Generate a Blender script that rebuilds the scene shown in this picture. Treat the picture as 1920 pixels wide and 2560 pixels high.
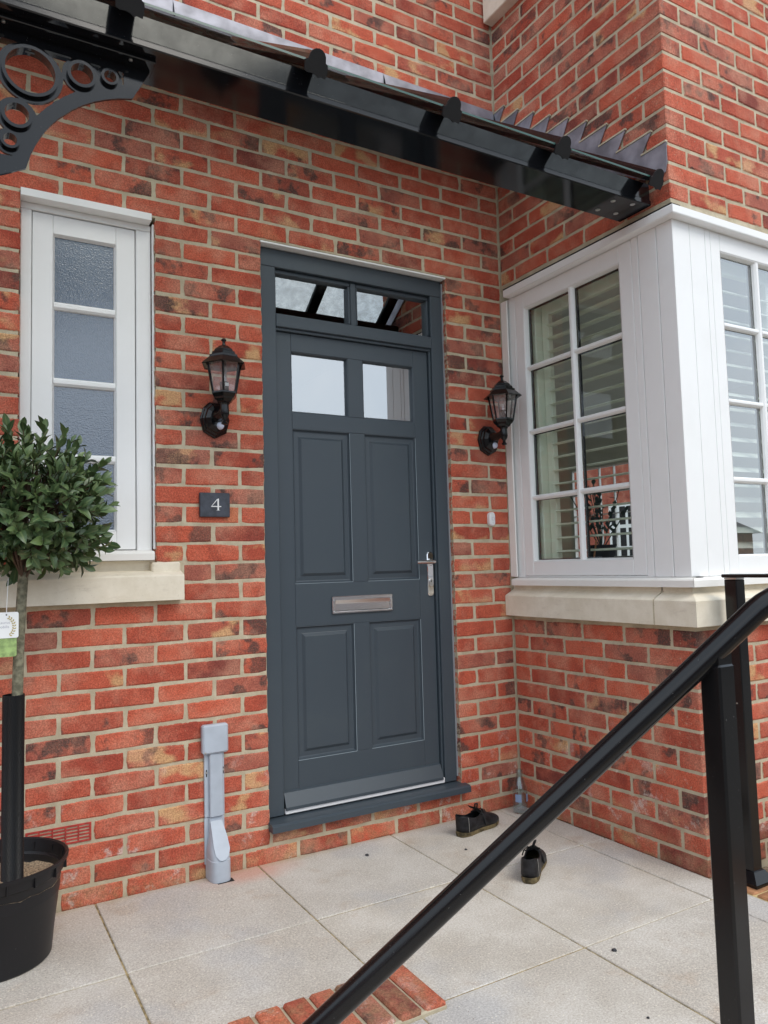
import bpy, bmesh, math, random
from mathutils import Vector, Matrix
random.seed(4)
R = math.radians
for o in list(bpy.data.objects): bpy.data.objects.remove(o)
sc = bpy.context.scene
COL = sc.collection

# ------------------------------------------------------------------ camera
CAM = Vector((-1.12567, -2.90616, 1.16494))
yaw, pit, rol, FPX = 0.526054, 0.072292, -0.027359, 1888.4
fw = Vector((math.sin(yaw)*math.cos(pit), math.cos(yaw)*math.cos(pit), math.sin(pit)))
rt0 = Vector((math.cos(yaw), -math.sin(yaw), 0)); up0 = rt0.cross(fw)
rt = math.cos(rol)*rt0 + math.sin(rol)*up0
up = -math.sin(rol)*rt0 + math.cos(rol)*up0
cd = bpy.data.cameras.new('camera'); cam = bpy.data.objects.new('camera', cd); COL.objects.link(cam)
m = Matrix((rt, up, -fw)).transposed().to_4x4(); m.translation = CAM
cam.matrix_world = m
cd.sensor_fit = 'VERTICAL'; cd.sensor_height = 32.0; cd.lens = 32.0*FPX/2560
cd.clip_start = 0.05; cd.clip_end = 500
sc.camera = cam
sc.render.resolution_x = 768; sc.render.resolution_y = 1024
# ------------------------------------------------------------------ light
SUN_AZ, SUN_EL = R(165), R(48)
w = bpy.data.worlds.new('World'); sc.world = w; w.use_nodes = True
nt = w.node_tree; nt.nodes.clear()
wo = nt.nodes.new('ShaderNodeOutputWorld'); bg = nt.nodes.new('ShaderNodeBackground')
sky = nt.nodes.new('ShaderNodeTexSky'); sky.sky_type = 'NISHITA'; sky.sun_disc = False
sky.sun_elevation = SUN_EL; sky.sun_rotation = SUN_AZ; sky.air_density = 1.0; sky.dust_density = 1.5
tc = nt.nodes.new('ShaderNodeTexCoord')
nz = nt.nodes.new('ShaderNodeTexNoise'); nz.inputs['Scale'].default_value = 2.2; nz.inputs['Detail'].default_value = 5
nz.inputs['Roughness'].default_value = .55
cr = nt.nodes.new('ShaderNodeValToRGB')
cr.color_ramp.elements[0].position = .3; cr.color_ramp.elements[0].color = (7.0, 8.6, 10.4, 1)
cr.color_ramp.elements[1].position = .72; cr.color_ramp.elements[1].color = (11.9, 12.6, 13.3, 1)
mx = nt.nodes.new('ShaderNodeMixRGB'); mx.inputs[0].default_value = .85
nt.links.new(tc.outputs['Generated'], nz.inputs['Vector']); nt.links.new(nz.outputs['Fac'], cr.inputs['Fac'])
nt.links.new(sky.outputs[0], mx.inputs[1]); nt.links.new(cr.outputs[0], mx.inputs[2])
nt.links.new(mx.outputs[0], bg.inputs['Color']); nt.links.new(bg.outputs[0], wo.inputs[0])
bg.inputs['Strength'].default_value = .115
sd = bpy.data.lights.new('sun', 'SUN'); sun = bpy.data.objects.new('sun', sd); COL.objects.link(sun)
sd.energy = 1.1; sd.angle = R(28); sd.color = (1, .93, .83)
sv = Vector((math.sin(SUN_AZ)*math.cos(SUN_EL), math.cos(SUN_AZ)*math.cos(SUN_EL), math.sin(SUN_EL)))
sun.rotation_euler = sv.to_track_quat('Z', 'Y').to_euler()
vs = sc.view_settings; vs.view_transform = 'Standard'; vs.look = 'None'; vs.exposure = 0.32; vs.gamma = 1; vs.use_curve_mapping = False
sc.render.engine = 'CYCLES'
sc.cycles.max_bounces = 8; sc.cycles.transparent_max_bounces = 12

# ------------------------------------------------------------------ material helpers
class NT:
    def __init__(s, name):
        s.m = bpy.data.materials.new(name); s.m.use_nodes = True; s.t = s.m.node_tree
        s.b = s.t.nodes['Principled BSDF']; s.out = s.t.nodes['Material Output']
    def n(s, typ, **kw):
        n = s.t.nodes.new('ShaderNode'+typ)
        for k, v in kw.items(): setattr(n, k, v)
        return n
    def l(s, a, b): s.t.links.new(a, b)
    def set(s, inp, v):
        if hasattr(v, 'links') or hasattr(v, 'is_linked'): s.l(v, inp)
        else: inp.default_value = v
    def math(s, op, a, b=0.0, c=None, clamp=False):
        n = s.n('Math', operation=op, use_clamp=clamp); s.set(n.inputs[0], a); s.set(n.inputs[1], b)
        if c is not None: s.set(n.inputs[2], c)
        return n.outputs[0]
    def mix(s, f, a, b, mode='MIX'):
        n = s.n('MixRGB', blend_type=mode); s.set(n.inputs[0], f)
        for i, v in ((1, a), (2, b)):
            if isinstance(v, tuple): n.inputs[i].default_value = (*v[:3], 1)
            else: s.l(v, n.inputs[i])
        return n.outputs[0]
    def noise(s, vec, scale, detail=3, rough=.5, out='Fac', dist=0):
        n = s.n('TexNoise'); n.inputs['Scale'].default_value = scale; n.inputs['Detail'].default_value = detail
        n.inputs['Roughness'].default_value = rough; n.inputs['Distortion'].default_value = dist
        if vec is not None: s.l(vec, n.inputs['Vector'])
        return n.outputs[out]
    def step(s, v, a, b):
        n = s.n('MapRange'); n.interpolation_type = 'SMOOTHSTEP'; s.set(n.inputs[0], v)
        s.set(n.inputs[1], a); s.set(n.inputs[2], b); return n.outputs[0]
    def pos(s): return s.n('NewGeometry').outputs['Position']
    def vmath(s, op, a, b):
        n = s.n('VectorMath', operation=op)
        for i, v in ((0, a), (1, b)):
            if isinstance(v, tuple): n.inputs[i].default_value = v
            else: s.l(v, n.inputs[i])
        return n.outputs[0]
    def bump(s, h, strength=.3, dist=.002):
        n = s.n('Bump'); n.inputs['Strength'].default_value = strength; n.inputs['Distance'].default_value = dist
        s.l(h, n.inputs['Height']); s.l(n.outputs[0], s.b.inputs['Normal']); return n
    def col(s, v): s.set(s.b.inputs['Base Color'], v if not isinstance(v, tuple) else (*v[:3], 1))
    def rough(s, v): s.set(s.b.inputs['Roughness'], v)

def simple(name, col, rough=.5, metal=0, spec=.5, nvar=.0, nscale=30, bump=0, bscale=200, bdist=.001, coat=0):
    M = NT(name); p = M.pos()
    if nvar:
        f = M.noise(p, nscale, 4); M.col(M.mix(M.step(f, .3, .7), tuple(c*(1-nvar) for c in col), tuple(min(1, c*(1+nvar)) for c in col)))
    else: M.col(col)
    M.rough(rough); M.b.inputs['Metallic'].default_value = metal; M.b.inputs['Specular IOR Level'].default_value = spec
    if coat: M.b.inputs['Coat Weight'].default_value = coat; M.b.inputs['Coat Roughness'].default_value = .05
    if bump: M.bump(M.noise(p, bscale, 3), bump, bdist)
    return M.m

def brick_material(name, tint=(1, 1, 1), worn=False):
    M = NT(name); p = M.pos()
    oi = M.n('ObjectInfo').outputs['Random']
    at = M.n('Attribute'); at.attribute_name = 'rnd'
    r = M.math('FRACT', M.math('ADD', oi, at.outputs['Fac']))
    wn = M.n('TexWhiteNoise'); wn.noise_dimensions = '1D'; M.l(M.math('MULTIPLY', r, 97.3), wn.inputs['W'])
    sep = M.n('SeparateColor'); M.l(wn.outputs['Color'], sep.inputs[0])
    r1, r2, r3 = sep.outputs[0], sep.outputs[1], sep.outputs[2]
    off = M.n('CombineXYZ'); 
    for i, q in enumerate((M.math('MULTIPLY', r1, 40.), M.math('MULTIPLY', r2, 40.), M.math('MULTIPLY', r3, 40.))): M.l(q, off.inputs[i])
    pv = M.vmath('ADD', p, off.outputs[0])
    sc_ = lambda c: tuple(c[i]*tint[i] for i in range(3))
    base = M.mix(r1, sc_((.37, .070, .043)), sc_((.55, .120, .066)))
    base = M.mix(M.step(r3, .70, .95), base, sc_((.36, .12, .085)))
    base = M.mix(M.step(r2, .10, .02), base, sc_((.22, .055, .042)))
    big = M.noise(pv, 11, 3, .55)
    base = M.mix(M.math('MULTIPLY', M.step(big, .45, .72), .55), base, sc_((.56, .150, .090)))
    base = M.mix(M.math('MULTIPLY', M.step(big, .50, .25), .5), base, sc_((.22, .045, .034)))
    # kiln marks: cream-yellow drag marks and dark burnt patches
    ny = M.noise(M.vmath('MULTIPLY', pv, (.8, .8, 1.1)), 10.5, 2.5, .5)
    yel = M.math('MULTIPLY', M.step(ny, .50, .64), M.step(r2, .79, .83))
    base = M.mix(M.math('MULTIPLY', yel, .85), base, (.60, .37, .18))
    nd = M.noise(M.vmath('ADD', pv, (7.3, 1.1, 3.7)), 9.5, 3, .6)
    drk = M.math('MULTIPLY', M.step(nd, .51, .60), M.step(r3, .60, .65))
    spk = M.noise(p, 190, 2, .7)
    drk = M.math('MULTIPLY', drk, M.math('ADD', .62, M.math('MULTIPLY', M.step(spk, .62, .45), .33)))
    base = M.mix(drk, base, (.085, .055, .048))
    # pinkish lime bloom
    nb = M.noise(M.vmath('ADD', pv, (3., 9., 2.)), 7, 4, .6)
    base = M.mix(M.math('MULTIPLY', M.step(nb, .42, .72), .55 if not worn else .2), base, (.60, .29, .195))
    sp = M.n('SeparateXYZ'); M.l(p, sp.inputs[0]); z = sp.outputs[2]
    eff = M.math('MULTIPLY', M.step(M.noise(p, 10, 6, .72), .54, .66), M.step(z, .62, .05))
    eff = M.math('MULTIPLY', eff, M.step(r1, .35, .6))
    base = M.mix(M.math('MULTIPLY', eff, .8), base, (.62, .52, .46))
    low = M.math('MULTIPLY', M.step(z, .17, .02), M.step(M.noise(p, 25, 5, .6), .35, .7))
    base = M.mix(M.math('MULTIPLY', low, .55), base, (.30, .19, .10))
    # fine grain
    g = M.noise(p, 420, 2, .6)
    base = M.mix(.75, base, M.mix(M.step(M.noise(p, 185, 3, .8), .3, .7), (.26, .26, .26), (.76, .76, .76)), 'OVERLAY')
    g2 = M.noise(p, 130, 3, .7)
    base = M.mix(M.math('MULTIPLY', M.step(g2, .64, .72), .55), base, (.62, .36, .24))
    g3 = M.noise(M.vmath('ADD', p, (5., 5., 5.)), 90, 3, .7)
    base = M.mix(M.math('MULTIPLY', M.step(g3, .67, .73), .6), base, (.16, .05, .035))
    # ragged mortar smear at the arrises
    ed = M.n('Attribute'); ed.attribute_name = 'edge'
    s = M.math('ADD', ed.outputs['Fac'], M.math('MULTIPLY', M.math('SUBTRACT', M.noise(p, 70, 4, .7), .5), 2.1))
    mort = M.mix(M.noise(p, 200, 2), (.42, .34, .23), (.58, .49, .35))
    base = M.mix(M.math('MULTIPLY', M.step(s, .84, 1.10), .85 if not worn else .3), base, mort)
    M.col(base); M.rough(.88); M.b.inputs['Specular IOR Level'].default_value = .25
    h = M.math('ADD', M.math('MULTIPLY', g, .45), M.math('ADD', M.math('MULTIPLY', M.noise(p, 60, 4, .6), 1.4), M.math('MULTIPLY', s, -.35)))
    M.bump(h, .75, .0028)
    return M.m

def mortar_material():
    M = NT('mortar'); p = M.pos()
    f = M.noise(p, 14, 5, .6); g = M.noise(p, 320, 2, .7)
    c = M.mix(M.step(f, .3, .7), (.44, .375, .265), (.60, .525, .385))
    c = M.mix(.5, c, M.mix(g, (.3, .3, .3), (.72, .72, .72)), 'OVERLAY')
    sp = M.n('SeparateXYZ'); M.l(p, sp.inputs[0])
    c = M.mix(M.math('MULTIPLY', M.step(sp.outputs[2], .9, .2), .35), c, (.44, .37, .26))
    wh = M.math('MULTIPLY', M.step(M.noise(M.vmath('ADD', p, (2., 2., 2.)), 7, 5, .7), .6, .68), M.step(sp.outputs[2], .8, .1))
    c = M.mix(M.math('MULTIPLY', wh, .75), c, (.80, .74, .66))
    M.col(c); M.rough(.95); M.b.inputs['Specular IOR Level'].default_value = .15
    M.bump(M.math('ADD', M.noise(p, 75, 5, .7), M.math('MULTIPLY', g, .4)), .7, .003)
    return M.m

def paint_material(name, col, rough, dirt=.12, dirtcol=(.3, .28, .22), scr=0, spec=.5):
    M = NT(name); p = M.pos()
    f = M.noise(p, 5, 5, .65)
    c = M.mix(M.math('MULTIPLY', M.step(f, .45, .75), dirt), col, dirtcol)
    if scr:
        s1 = M.noise(M.vmath('MULTIPLY', p, (60., 60., 14.)), 3.2, 5, .75)
        c = M.mix(M.math('MULTIPLY', M.step(s1, .70, .76), scr), c, (.42, .47, .48))
        s2 = M.noise(p, 240, 2, .6)
        c = M.mix(M.math('MULTIPLY', M.step(s2, .74, .78), scr), c, (.5, .5, .47))
    M.col(c); M.set(M.b.inputs['Roughness'], M.math('ADD', rough, M.math('MULTIPLY', f, .12)))
    M.b.inputs['Specular IOR Level'].default_value = spec
    M.bump(M.math('ADD', M.noise(p, 12, 3), M.math('MULTIPLY', M.noise(p, 400, 2), .25)), .12, .001)
    return M.m

def stone_material():
    M = NT('cast_stone'); p = M.pos()
    c = M.mix(M.step(M.noise(p, 7, 6, .65), .35, .7), (.74, .665, .53), (.86, .79, .66))
    c = M.mix(M.math('MULTIPLY', M.step(M.noise(M.vmath('MULTIPLY', p, (3., 3., 12.)), 4, 5, .7), .55, .75), .30), c, (.48, .41, .32))
    pits = M.noise(p, 160, 2, .6); c = M.mix(M.math('MULTIPLY', M.step(pits, .70, .76), .5), c, (.38, .31, .22))
    g = M.noise(p, 500, 2); c = M.mix(.25, c, M.mix(g, (.35, .35, .35), (.65, .65, .65)), 'OVERLAY')
    M.col(c); M.rough(.85); M.b.inputs['Specular IOR Level'].default_value = .25; M.bump(M.math('ADD', g, pits), .3, .001)
    return M.m

def slab_material():
    M = NT('concrete_slab'); p = M.pos()
    oi = M.n('ObjectInfo').outputs['Random']
    c = M.mix(M.step(M.noise(p, 3.2, 6, .6), .35, .68), (.50, .45, .385), (.63, .585, .52))
    c = M.mix(M.math('MULTIPLY', oi, .35), c, (.50, .48, .46))
    c = M.mix(M.math('MULTIPLY', M.step(M.noise(M.vmath('ADD', p, (4., 4., 0.)), 5.5, 6, .65), .55, .72), .45), c, (.42, .31, .22))
    c = M.mix(M.math('MULTIPLY', M.step(M.noise(M.vmath('ADD', p, (14., 4., 0.)), 2.1, 4, .55), .48, .66), .5), c, (.44, .44, .45))
    g = M.noise(p, 330, 2, .8)
    c = M.mix(.6, c, M.mix(M.step(M.noise(p, 170, 3, .85), .3, .7), (.28, .28, .28), (.74, .74, .74)), 'OVERLAY')
    v = M.n('TexVoronoi'); v.inputs['Scale'].default_value = 95; M.l(p, v.inputs['Vector'])
    fl = M.math('MULTIPLY', M.step(v.outputs['Distance'], .20, .10), M.step(M.n('SeparateColor').outputs[0], 0, 1))
    sc2 = M.n('SeparateColor'); M.l(v.outputs['Color'], sc2.inputs[0])
    fl = M.math('MULTIPLY', M.step(v.outputs['Distance'], .26, .12), M.step(sc2.outputs[0], .72, .80))
    c = M.mix(M.math('MULTIPLY', fl, .75), c, (.86, .80, .68))
    dk = M.math('MULTIPLY', M.step(v.outputs['Distance'], .24, .12), M.step(sc2.outputs[1], .93, .95))
    c = M.mix(M.math('MULTIPLY', dk, .6), c, (.16, .11, .08))
    # pink cutting dust next to the cable cover
    d = M.vmath('SUBTRACT', p, (-.10, -.04, .012)); ds = M.vmath('MULTIPLY', d, (1., 2.0, 0.))
    ln = M.n('VectorMath', operation='LENGTH'); M.l(ds, ln.inputs[0])
    dd = M.math('ADD', ln.outputs['Value'], M.math('MULTIPLY', M.noise(p, 9, 4), .16))
    c = M.mix(M.math('MULTIPLY', M.step(dd, .36, .12), .62), c, (.62, .30, .22))
    # algae / sand at the wall foot
    sp = M.n('SeparateXYZ'); M.l(p, sp.inputs[0])
    yy = M.math('ADD', sp.outputs[1], M.math('MULTIPLY', M.noise(p, 12, 4), .05))
    c = M.mix(M.math('MULTIPLY', M.step(yy, -.03, .03), .5), c, (.42, .34, .19))
    M.col(c); M.rough(.9); M.b.inputs['Specular IOR Level'].default_value = .2
    M.bump(M.math('ADD', g, M.math('MULTIPLY', M.noise(p, 70, 4), .8)), .45, .0015)
    return M.m

def glass_material(name, tint, base=.2, k=1.6, rough=0.0, wav=0.0, grime_glare=0.0):
    M = NT(name); M.t.nodes.remove(M.b)
    tr = M.n('BsdfTransparent'); tr.inputs[0].default_value = (*tint, 1)
    gl = M.n('BsdfGlossy'); gl.inputs['Roughness'].default_value = rough; gl.inputs['Color'].default_value = (.97, .99, 1, 1)
    ge = M.n('NewGeometry'); dt = M.n('VectorMath', operation='DOT_PRODUCT')
    M.l(ge.outputs['Normal'], dt.inputs[0]); M.l(ge.outputs['Incoming'], dt.inputs[1])
    c5 = M.math('POWER', M.math('SUBTRACT', 1.0, M.math('ABSOLUTE', dt.outputs['Value']), clamp=True), 5.0)
    f = M.math('ADD', base, M.math('MULTIPLY', M.math('ADD', .04, M.math('MULTIPLY', c5, .96)), k), clamp=True)
    ms = M.n('MixShader'); M.l(f, ms.inputs[0]); M.l(tr.outputs[0], ms.inputs[1]); M.l(gl.outputs[0], ms.inputs[2])
    if wav:
        b = M.n('Bump'); b.inputs['Strength'].default_value = wav; b.inputs['Distance'].default_value = .02
        M.l(M.noise(M.pos(), 1.8, 1), b.inputs['Height']); M.l(b.outputs[0], gl.inputs['Normal'])
    last = ms.outputs[0]
    if grime_glare:
        df = M.n('BsdfDiffuse'); df.inputs[0].default_value = ((.40, .38, .34, 1) if k < 1 else (.8, .8, .8, 1)); m2 = M.n('MixShader')  # grey is canopy grime; white paints the pale sky reflection on lantern glass
        M.l(M.math('MULTIPLY', M.step(M.noise(M.pos(), 14, 5, .7), .25, .7), grime_glare), m2.inputs[0]); M.l(last, m2.inputs[1]); M.l(df.outputs[0], m2.inputs[2]); last = m2.outputs[0]
    M.l(last, M.out.inputs[0])
    return M.m

def obscure_material():
    M = NT('obscured_glass'); p = M.pos()
    M.col((.035, .065, .115)); M.rough(.22); M.b.inputs['IOR'].default_value = 1.85
    M.b.inputs['Specular IOR Level'].default_value = .9
    v = M.n('TexVoronoi'); v.feature = 'SMOOTH_F1'; v.inputs['Scale'].default_value = 260; M.l(p, v.inputs['Vector'])
    M.bump(M.math('ADD', v.outputs['Distance'], M.noise(p, 150, 2)), .38, .0016)
    return M.m

def foliage_material():
    M = NT('bay_leaf'); oi = M.n('ObjectInfo').outputs['Random']
    at = M.n('Attribute'); at.attribute_name = 'rnd'
    r = M.math('FRACT', M.math('ADD', oi, at.outputs['Fac'])); p = M.pos()
    c = M.mix(r, (.052, .098, .036), (.140, .205, .080))
    c = M.mix(M.step(r, .86, .98), c, (.15, .22, .07))
    ed = M.n('Attribute'); ed.attribute_name = 'edge'
    c = M.mix(M.math('MULTIPLY', M.step(ed.outputs['Fac'], .72, .98), .7), c, (.20, .25, .10))
    c = M.mix(M.math('MULTIPLY', M.noise(p, 60, 3), .4), c, (.05, .095, .05))
    M.col(c); M.rough(.36); M.b.inputs['Specular IOR Level'].default_value = .5
    M.bump(M.noise(p, 160, 2), .2, .001)
    return M.m

def mesh_guard_material():
    M = NT('black_plastic_mesh'); tcn = M.n('TexCoord')
    p = tcn.outputs['UV']
    M.col((.010, .010, .011)); M.rough(.32); return M.m

def reflect_black(name, rough, col=(.006, .006, .007), coat=0):
    M = NT(name); p = M.pos()
    s2 = M.noise(p, 210, 2, .6)
    c = M.mix(M.math('MULTIPLY', M.step(s2, .73, .77), .35), col, (.30, .29, .28))
    M.col(c); M.set(M.b.inputs['Roughness'], M.math('ADD', rough, M.math('MULTIPLY', M.noise(p, 9, 3), .08)))
    M.b.inputs['Specular IOR Level'].default_value = .6 if rough < .02 else .42
    if coat: M.b.inputs['Coat Weight'].default_value = coat; M.b.inputs['Coat Roughness'].default_value = .04; M.b.inputs['Coat IOR'].default_value = 1.38
    M.bump(M.noise(p, 500, 1), .05, .0005)
    return M.m

MAT = dict(
    brick=brick_material('red_brick'), mortar=mortar_material(),
    paver=brick_material('edging_brick', (1.0, 1.25, 1.2), True),
    white=paint_material('white_paint', (.89, .89, .88), .34, .08, (.55, .54, .50)),
    ledge=paint_material('white_sill_paint', (.89, .87, .83), .36, .10, (.55, .52, .45)),
    grey=paint_material('blue_grey_paint', (.048, .064, .080), .34, .18, (.075, .095, .10), .28, .5),
    beam=reflect_black('black_gloss_steel', .05, (.006, .0065, .008)), rail=reflect_black('black_powder_coat', .17, (.005, .005, .006)),
    lamp=reflect_black('black_lantern_metal', .12), capm=simple('black_end_cap', (.004, .004, .005), .5),
    stone=stone_material(), slab=slab_material(),
    chrome=simple('chrome', (.83, .83, .84), .06, 1), steel=simple('steel_screw', (.6, .6, .58), .3, 1),
    glass=glass_material('door_glass', (.80, .86, .86), .34, 1.9), bayglass=glass_material('window_glass', (.90, .95, .90), .03, 1.3),
    frontglass=glass_material('front_window_glass', (.86, .9, .9), .20, 2.0),
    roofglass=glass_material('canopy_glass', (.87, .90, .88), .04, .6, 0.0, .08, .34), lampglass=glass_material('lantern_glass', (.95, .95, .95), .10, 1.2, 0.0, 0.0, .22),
    bottle=glass_material('bottle_glass', (.86, .90, .92), .03, .9),
    glassedge=simple('green_glass_edge', (.02, .075, .06), .25), obs=obscure_material(),
    lead=simple('lead_sheet', (.27, .27, .31), .45, .2, .5, .35, 9, .5, 30, .003),
    leaf=foliage_material(), bark=simple('grey_bark', (.19, .18, .125), .85, 0, .3, .4, 60, .6, 120, .002),
    twig=simple('brown_twig', (.085, .05, .03), .7), pot=reflect_black('black_pot_plastic', .40, (.009, .009, .011)),
    soil=simple('sandy_compost', (.33, .25, .17), .95, 0, .2, .5, 180, .9, 220, .004),
    sleeve=mesh_guard_material(), duct=simple('pale_grey_plastic', (.44, .49, .56), .42, 0, .5, .08, 12),
    slate=simple('slate', (.040, .046, .062), .42, 0, .5, .3, 40, .4, 160, .001), letter=simple('white_lettering', (.8, .8, .8), .5),
    plastic=simple('white_plastic', (.82, .82, .83), .3), lens=simple('milky_lens', (.60, .64, .78), .25),
    grline=simple('grey_print', (.45, .46, .52), .4),
    shoe=simple('black_leather', (.013, .013, .015), .5, 0, .3, .6, 40, .5, 90, .002), lining=simple('black_lining', (.008, .008, .009), .8),
    sole=simple('muddy_rubber', (.13, .10, .05), .8, 0, .3, .65, 38, .5, 120, .002), seam=simple('worn_seam', (.33, .31, .28), .8),
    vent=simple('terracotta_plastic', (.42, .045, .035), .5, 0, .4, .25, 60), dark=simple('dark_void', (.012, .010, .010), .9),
    shutter=simple('cream_shutter', (.82, .84, .74), .4), plaster=simple('cream_plaster', (.68, .66, .56), .85),
    ceil=simple('white_ceiling', (.7, .7, .68), .9), floorm=simple('dark_floor', (.10, .08, .06), .5),
    card=simple('white_card', (.85, .87, .88), .45), cardg=simple('green_card', (.30, .43, .16), .45, 0, .5, .3, 60), gold=simple('gold_print', (.45, .36, .12), .4),
    seal=simple('grey_sealant', (.30, .31, .33), .6), ground=simple('gravel_ground', (.20, .19, .17), .95, 0, .2, .3, 3, .4, 60, .01),
    straw=simple('dry_straw', (.55, .40, .17), .8), roof=simple('slate_roof', (.07, .07, .08), .7),
    tree=simple('bare_twigs', (.10, .08, .065), .9), pebble=simple('dark_stone', (.035, .035, .04), .7),
    pencil=simple('orange_reed', (.5, .2, .08), .6), plantm=simple('house_plant_green', (.02, .05, .025), .5), blueprint=simple('blue_print', (.22, .30, .46), .5),
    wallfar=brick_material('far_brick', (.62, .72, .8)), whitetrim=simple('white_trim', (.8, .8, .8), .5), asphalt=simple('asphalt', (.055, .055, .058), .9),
)

# ------------------------------------------------------------------ mesh builder
class MB:
    def __init__(s): s.v = []; s.f = []; s.mi = []
    def add(s, vs, fs, mi=0):
        o = len(s.v); s.v += [tuple(q) for q in vs]; s.f += [tuple(i+o for i in f) for f in fs]; s.mi += [mi]*len(fs)
        return s
    def box(s, x0, x1, y0, y1, z0, z1, c=0.0, mi=0):
        if c <= 0:
            vs = [(x, y, z) for z in (z0, z1) for y in (y0, y1) for x in (x0, x1)]
            return s.add(vs, [(0, 2, 3, 1), (4, 5, 7, 6), (0, 1, 5, 4), (2, 6, 7, 3), (0, 4, 6, 2), (1, 3, 7, 5)], mi)
        c = min(c, (x1-x0)*.45, (y1-y0)*.45, (z1-z0)*.45)
        idx = {}; vs = []
        X = (x0, x1); Y = (y0, y1); Z = (z0, z1)
        for i in (0, 1):
            for j in (0, 1):
                for k in (0, 1):
                    sx, sy, sz = (c if i == 0 else -c), (c if j == 0 else -c), (c if k == 0 else -c)
                    for a, q in enumerate(((X[i], Y[j]+sy, Z[k]+sz), (X[i]+sx, Y[j], Z[k]+sz), (X[i]+sx, Y[j]+sy, Z[k]))):
                        idx[(i, j, k, a)] = len(vs); vs.append(q)
        F = []
        for i in (0, 1): F.append([idx[(i, 0, 0, 0)], idx[(i, 1, 0, 0)], idx[(i, 1, 1, 0)], idx[(i, 0, 1, 0)]][::(1 if i else -1)])
        for j in (0, 1): F.append([idx[(0, j, 0, 1)], idx[(1, j, 0, 1)], idx[(1, j, 1, 1)], idx[(0, j, 1, 1)]][::(-1 if j else 1)])
        for k in (0, 1): F.append([idx[(0, 0, k, 2)], idx[(1, 0, k, 2)], idx[(1, 1, k, 2)], idx[(0, 1, k, 2)]][::(1 if k else -1)])
        for i in (0, 1):
            for j in (0, 1):
                F.append([idx[(i, j, 0, 0)], idx[(i, j, 0, 1)], idx[(i, j, 1, 1)], idx[(i, j, 1, 0)]])
            for k in (0, 1):
                F.append([idx[(i, 0, k, 0)], idx[(i, 0, k, 2)], idx[(i, 1, k, 2)], idx[(i, 1, k, 0)]])
        for j in (0, 1):
            for k in (0, 1):
                F.append([idx[(0, j, k, 1)], idx[(0, j, k, 2)], idx[(1, j, k, 2)], idx[(1, j, k, 1)]])
        for i in (0, 1):
            for j in (0, 1):
                for k in (0, 1): F.append([idx[(i, j, k, a)] for a in (0, 1, 2)])
        return s.add(vs, F, mi)
    def loft(s, rings, cap0=True, cap1=True, mi=0, closed=True):
        n = len(rings[0]); o = len(s.v)
        vs = [q for r_ in rings for q in r_]; F = []
        for a in range(len(rings)-1):
            for b in range(n if closed else n-1):
                c = (b+1) % n
                F.append((a*n+b, a*n+c, (a+1)*n+c, (a+1)*n+b))
        if cap0: F.append(tuple(range(n))[::-1])
        if cap1: F.append(tuple((len(rings)-1)*n+i for i in range(n)))
        return s.add(vs, F, mi)
    def lathe(s, prof, cx=0, cy=0, n=20, ph=0, mi=0, cap0=True, cap1=True):
        return s.loft([[(cx+r_*math.cos(ph+2*math.pi*i/n), cy+r_*math.sin(ph+2*math.pi*i/n), z) for i in range(n)] for r_, z in prof], cap0, cap1, mi)
    def tube(s, pts, r_, n=10, mi=0, cap=True):
        pts = [Vector(p) for p in pts]; rings = []
        rr = r_ if isinstance(r_, (list, tuple)) else [r_]*len(pts)
        prev = None
        for i, p in enumerate(pts):
            d = (pts[min(i+1, len(pts)-1)]-pts[max(i-1, 0)]).normalized()
            a = prev if prev is not None else (Vector((0, 0, 1)) if abs(d.z) < .9 else Vector((1, 0, 0)))
            sdv = d.cross(a).normalized(); u = sdv.cross(d).normalized(); prev = u
            rings.append([p+rr[i]*(math.cos(2*math.pi*k/n)*sdv+math.sin(2*math.pi*k/n)*u) for k in range(n)])
        return s.loft(rings, cap, cap, mi)
    def sweep(s, pts, sec, upv=(0, 0, 1), mi=0, cap=True):
        pts = [Vector(p) for p in pts]; rings = []
        for i, p in enumerate(pts):
            d = (pts[min(i+1, len(pts)-1)]-pts[max(i-1, 0)]).normalized()
            sdv = d.cross(Vector(upv)).normalized(); u = sdv.cross(d).normalized()
            rings.append([p+a*sdv+b*u for a, b in sec])
        return s.loft(rings, cap, cap, mi)
    def xform(s, M):
        s.v = [tuple(M @ Vector(q)) for q in s.v]; return s
    def prism(s, poly, axis, a, b, mi=0):   # poly in the two other axes
        def P(u, v, w): return {0: (w, u, v), 1: (u, w, v), 2: (u, v, w)}[axis]
        return s.loft([[P(u, v, a) for u, v in poly], [P(u, v, b) for u, v in poly]], True, True, mi)

def emp(name, loc, label, cat, group=None):
    o = bpy.data.objects.new(name, None); COL.objects.link(o); o.location = loc
    o.empty_display_size = .05; o['label'] = label; o['category'] = cat
    if group: o['group'] = group
    return o
def org(o):
    v = Vector((0, 0, 0))
    while o is not None: v += o.location; o = o.parent
    return v
def mesh(name, mb, mats, off=Vector((0, 0, 0)), smooth=None):
    me = bpy.data.meshes.new(name)
    me.from_pydata([tuple(Vector(q)-off) for q in mb.v], [], mb.f)
    if not isinstance(mats, (list, tuple)): mats = [mats]
    for q in mats: me.materials.append(MAT[q] if isinstance(q, str) else q)
    me.polygons.foreach_set('material_index', mb.mi)
    bm = bmesh.new(); bm.from_mesh(me); bmesh.ops.recalc_face_normals(bm, faces=bm.faces); bm.to_mesh(me); bm.free()
    if smooth is not None:
        me.polygons.foreach_set('use_smooth', [True]*len(me.polygons))
        me.set_sharp_from_angle(angle=R(smooth))
    me.update(); return me
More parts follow.
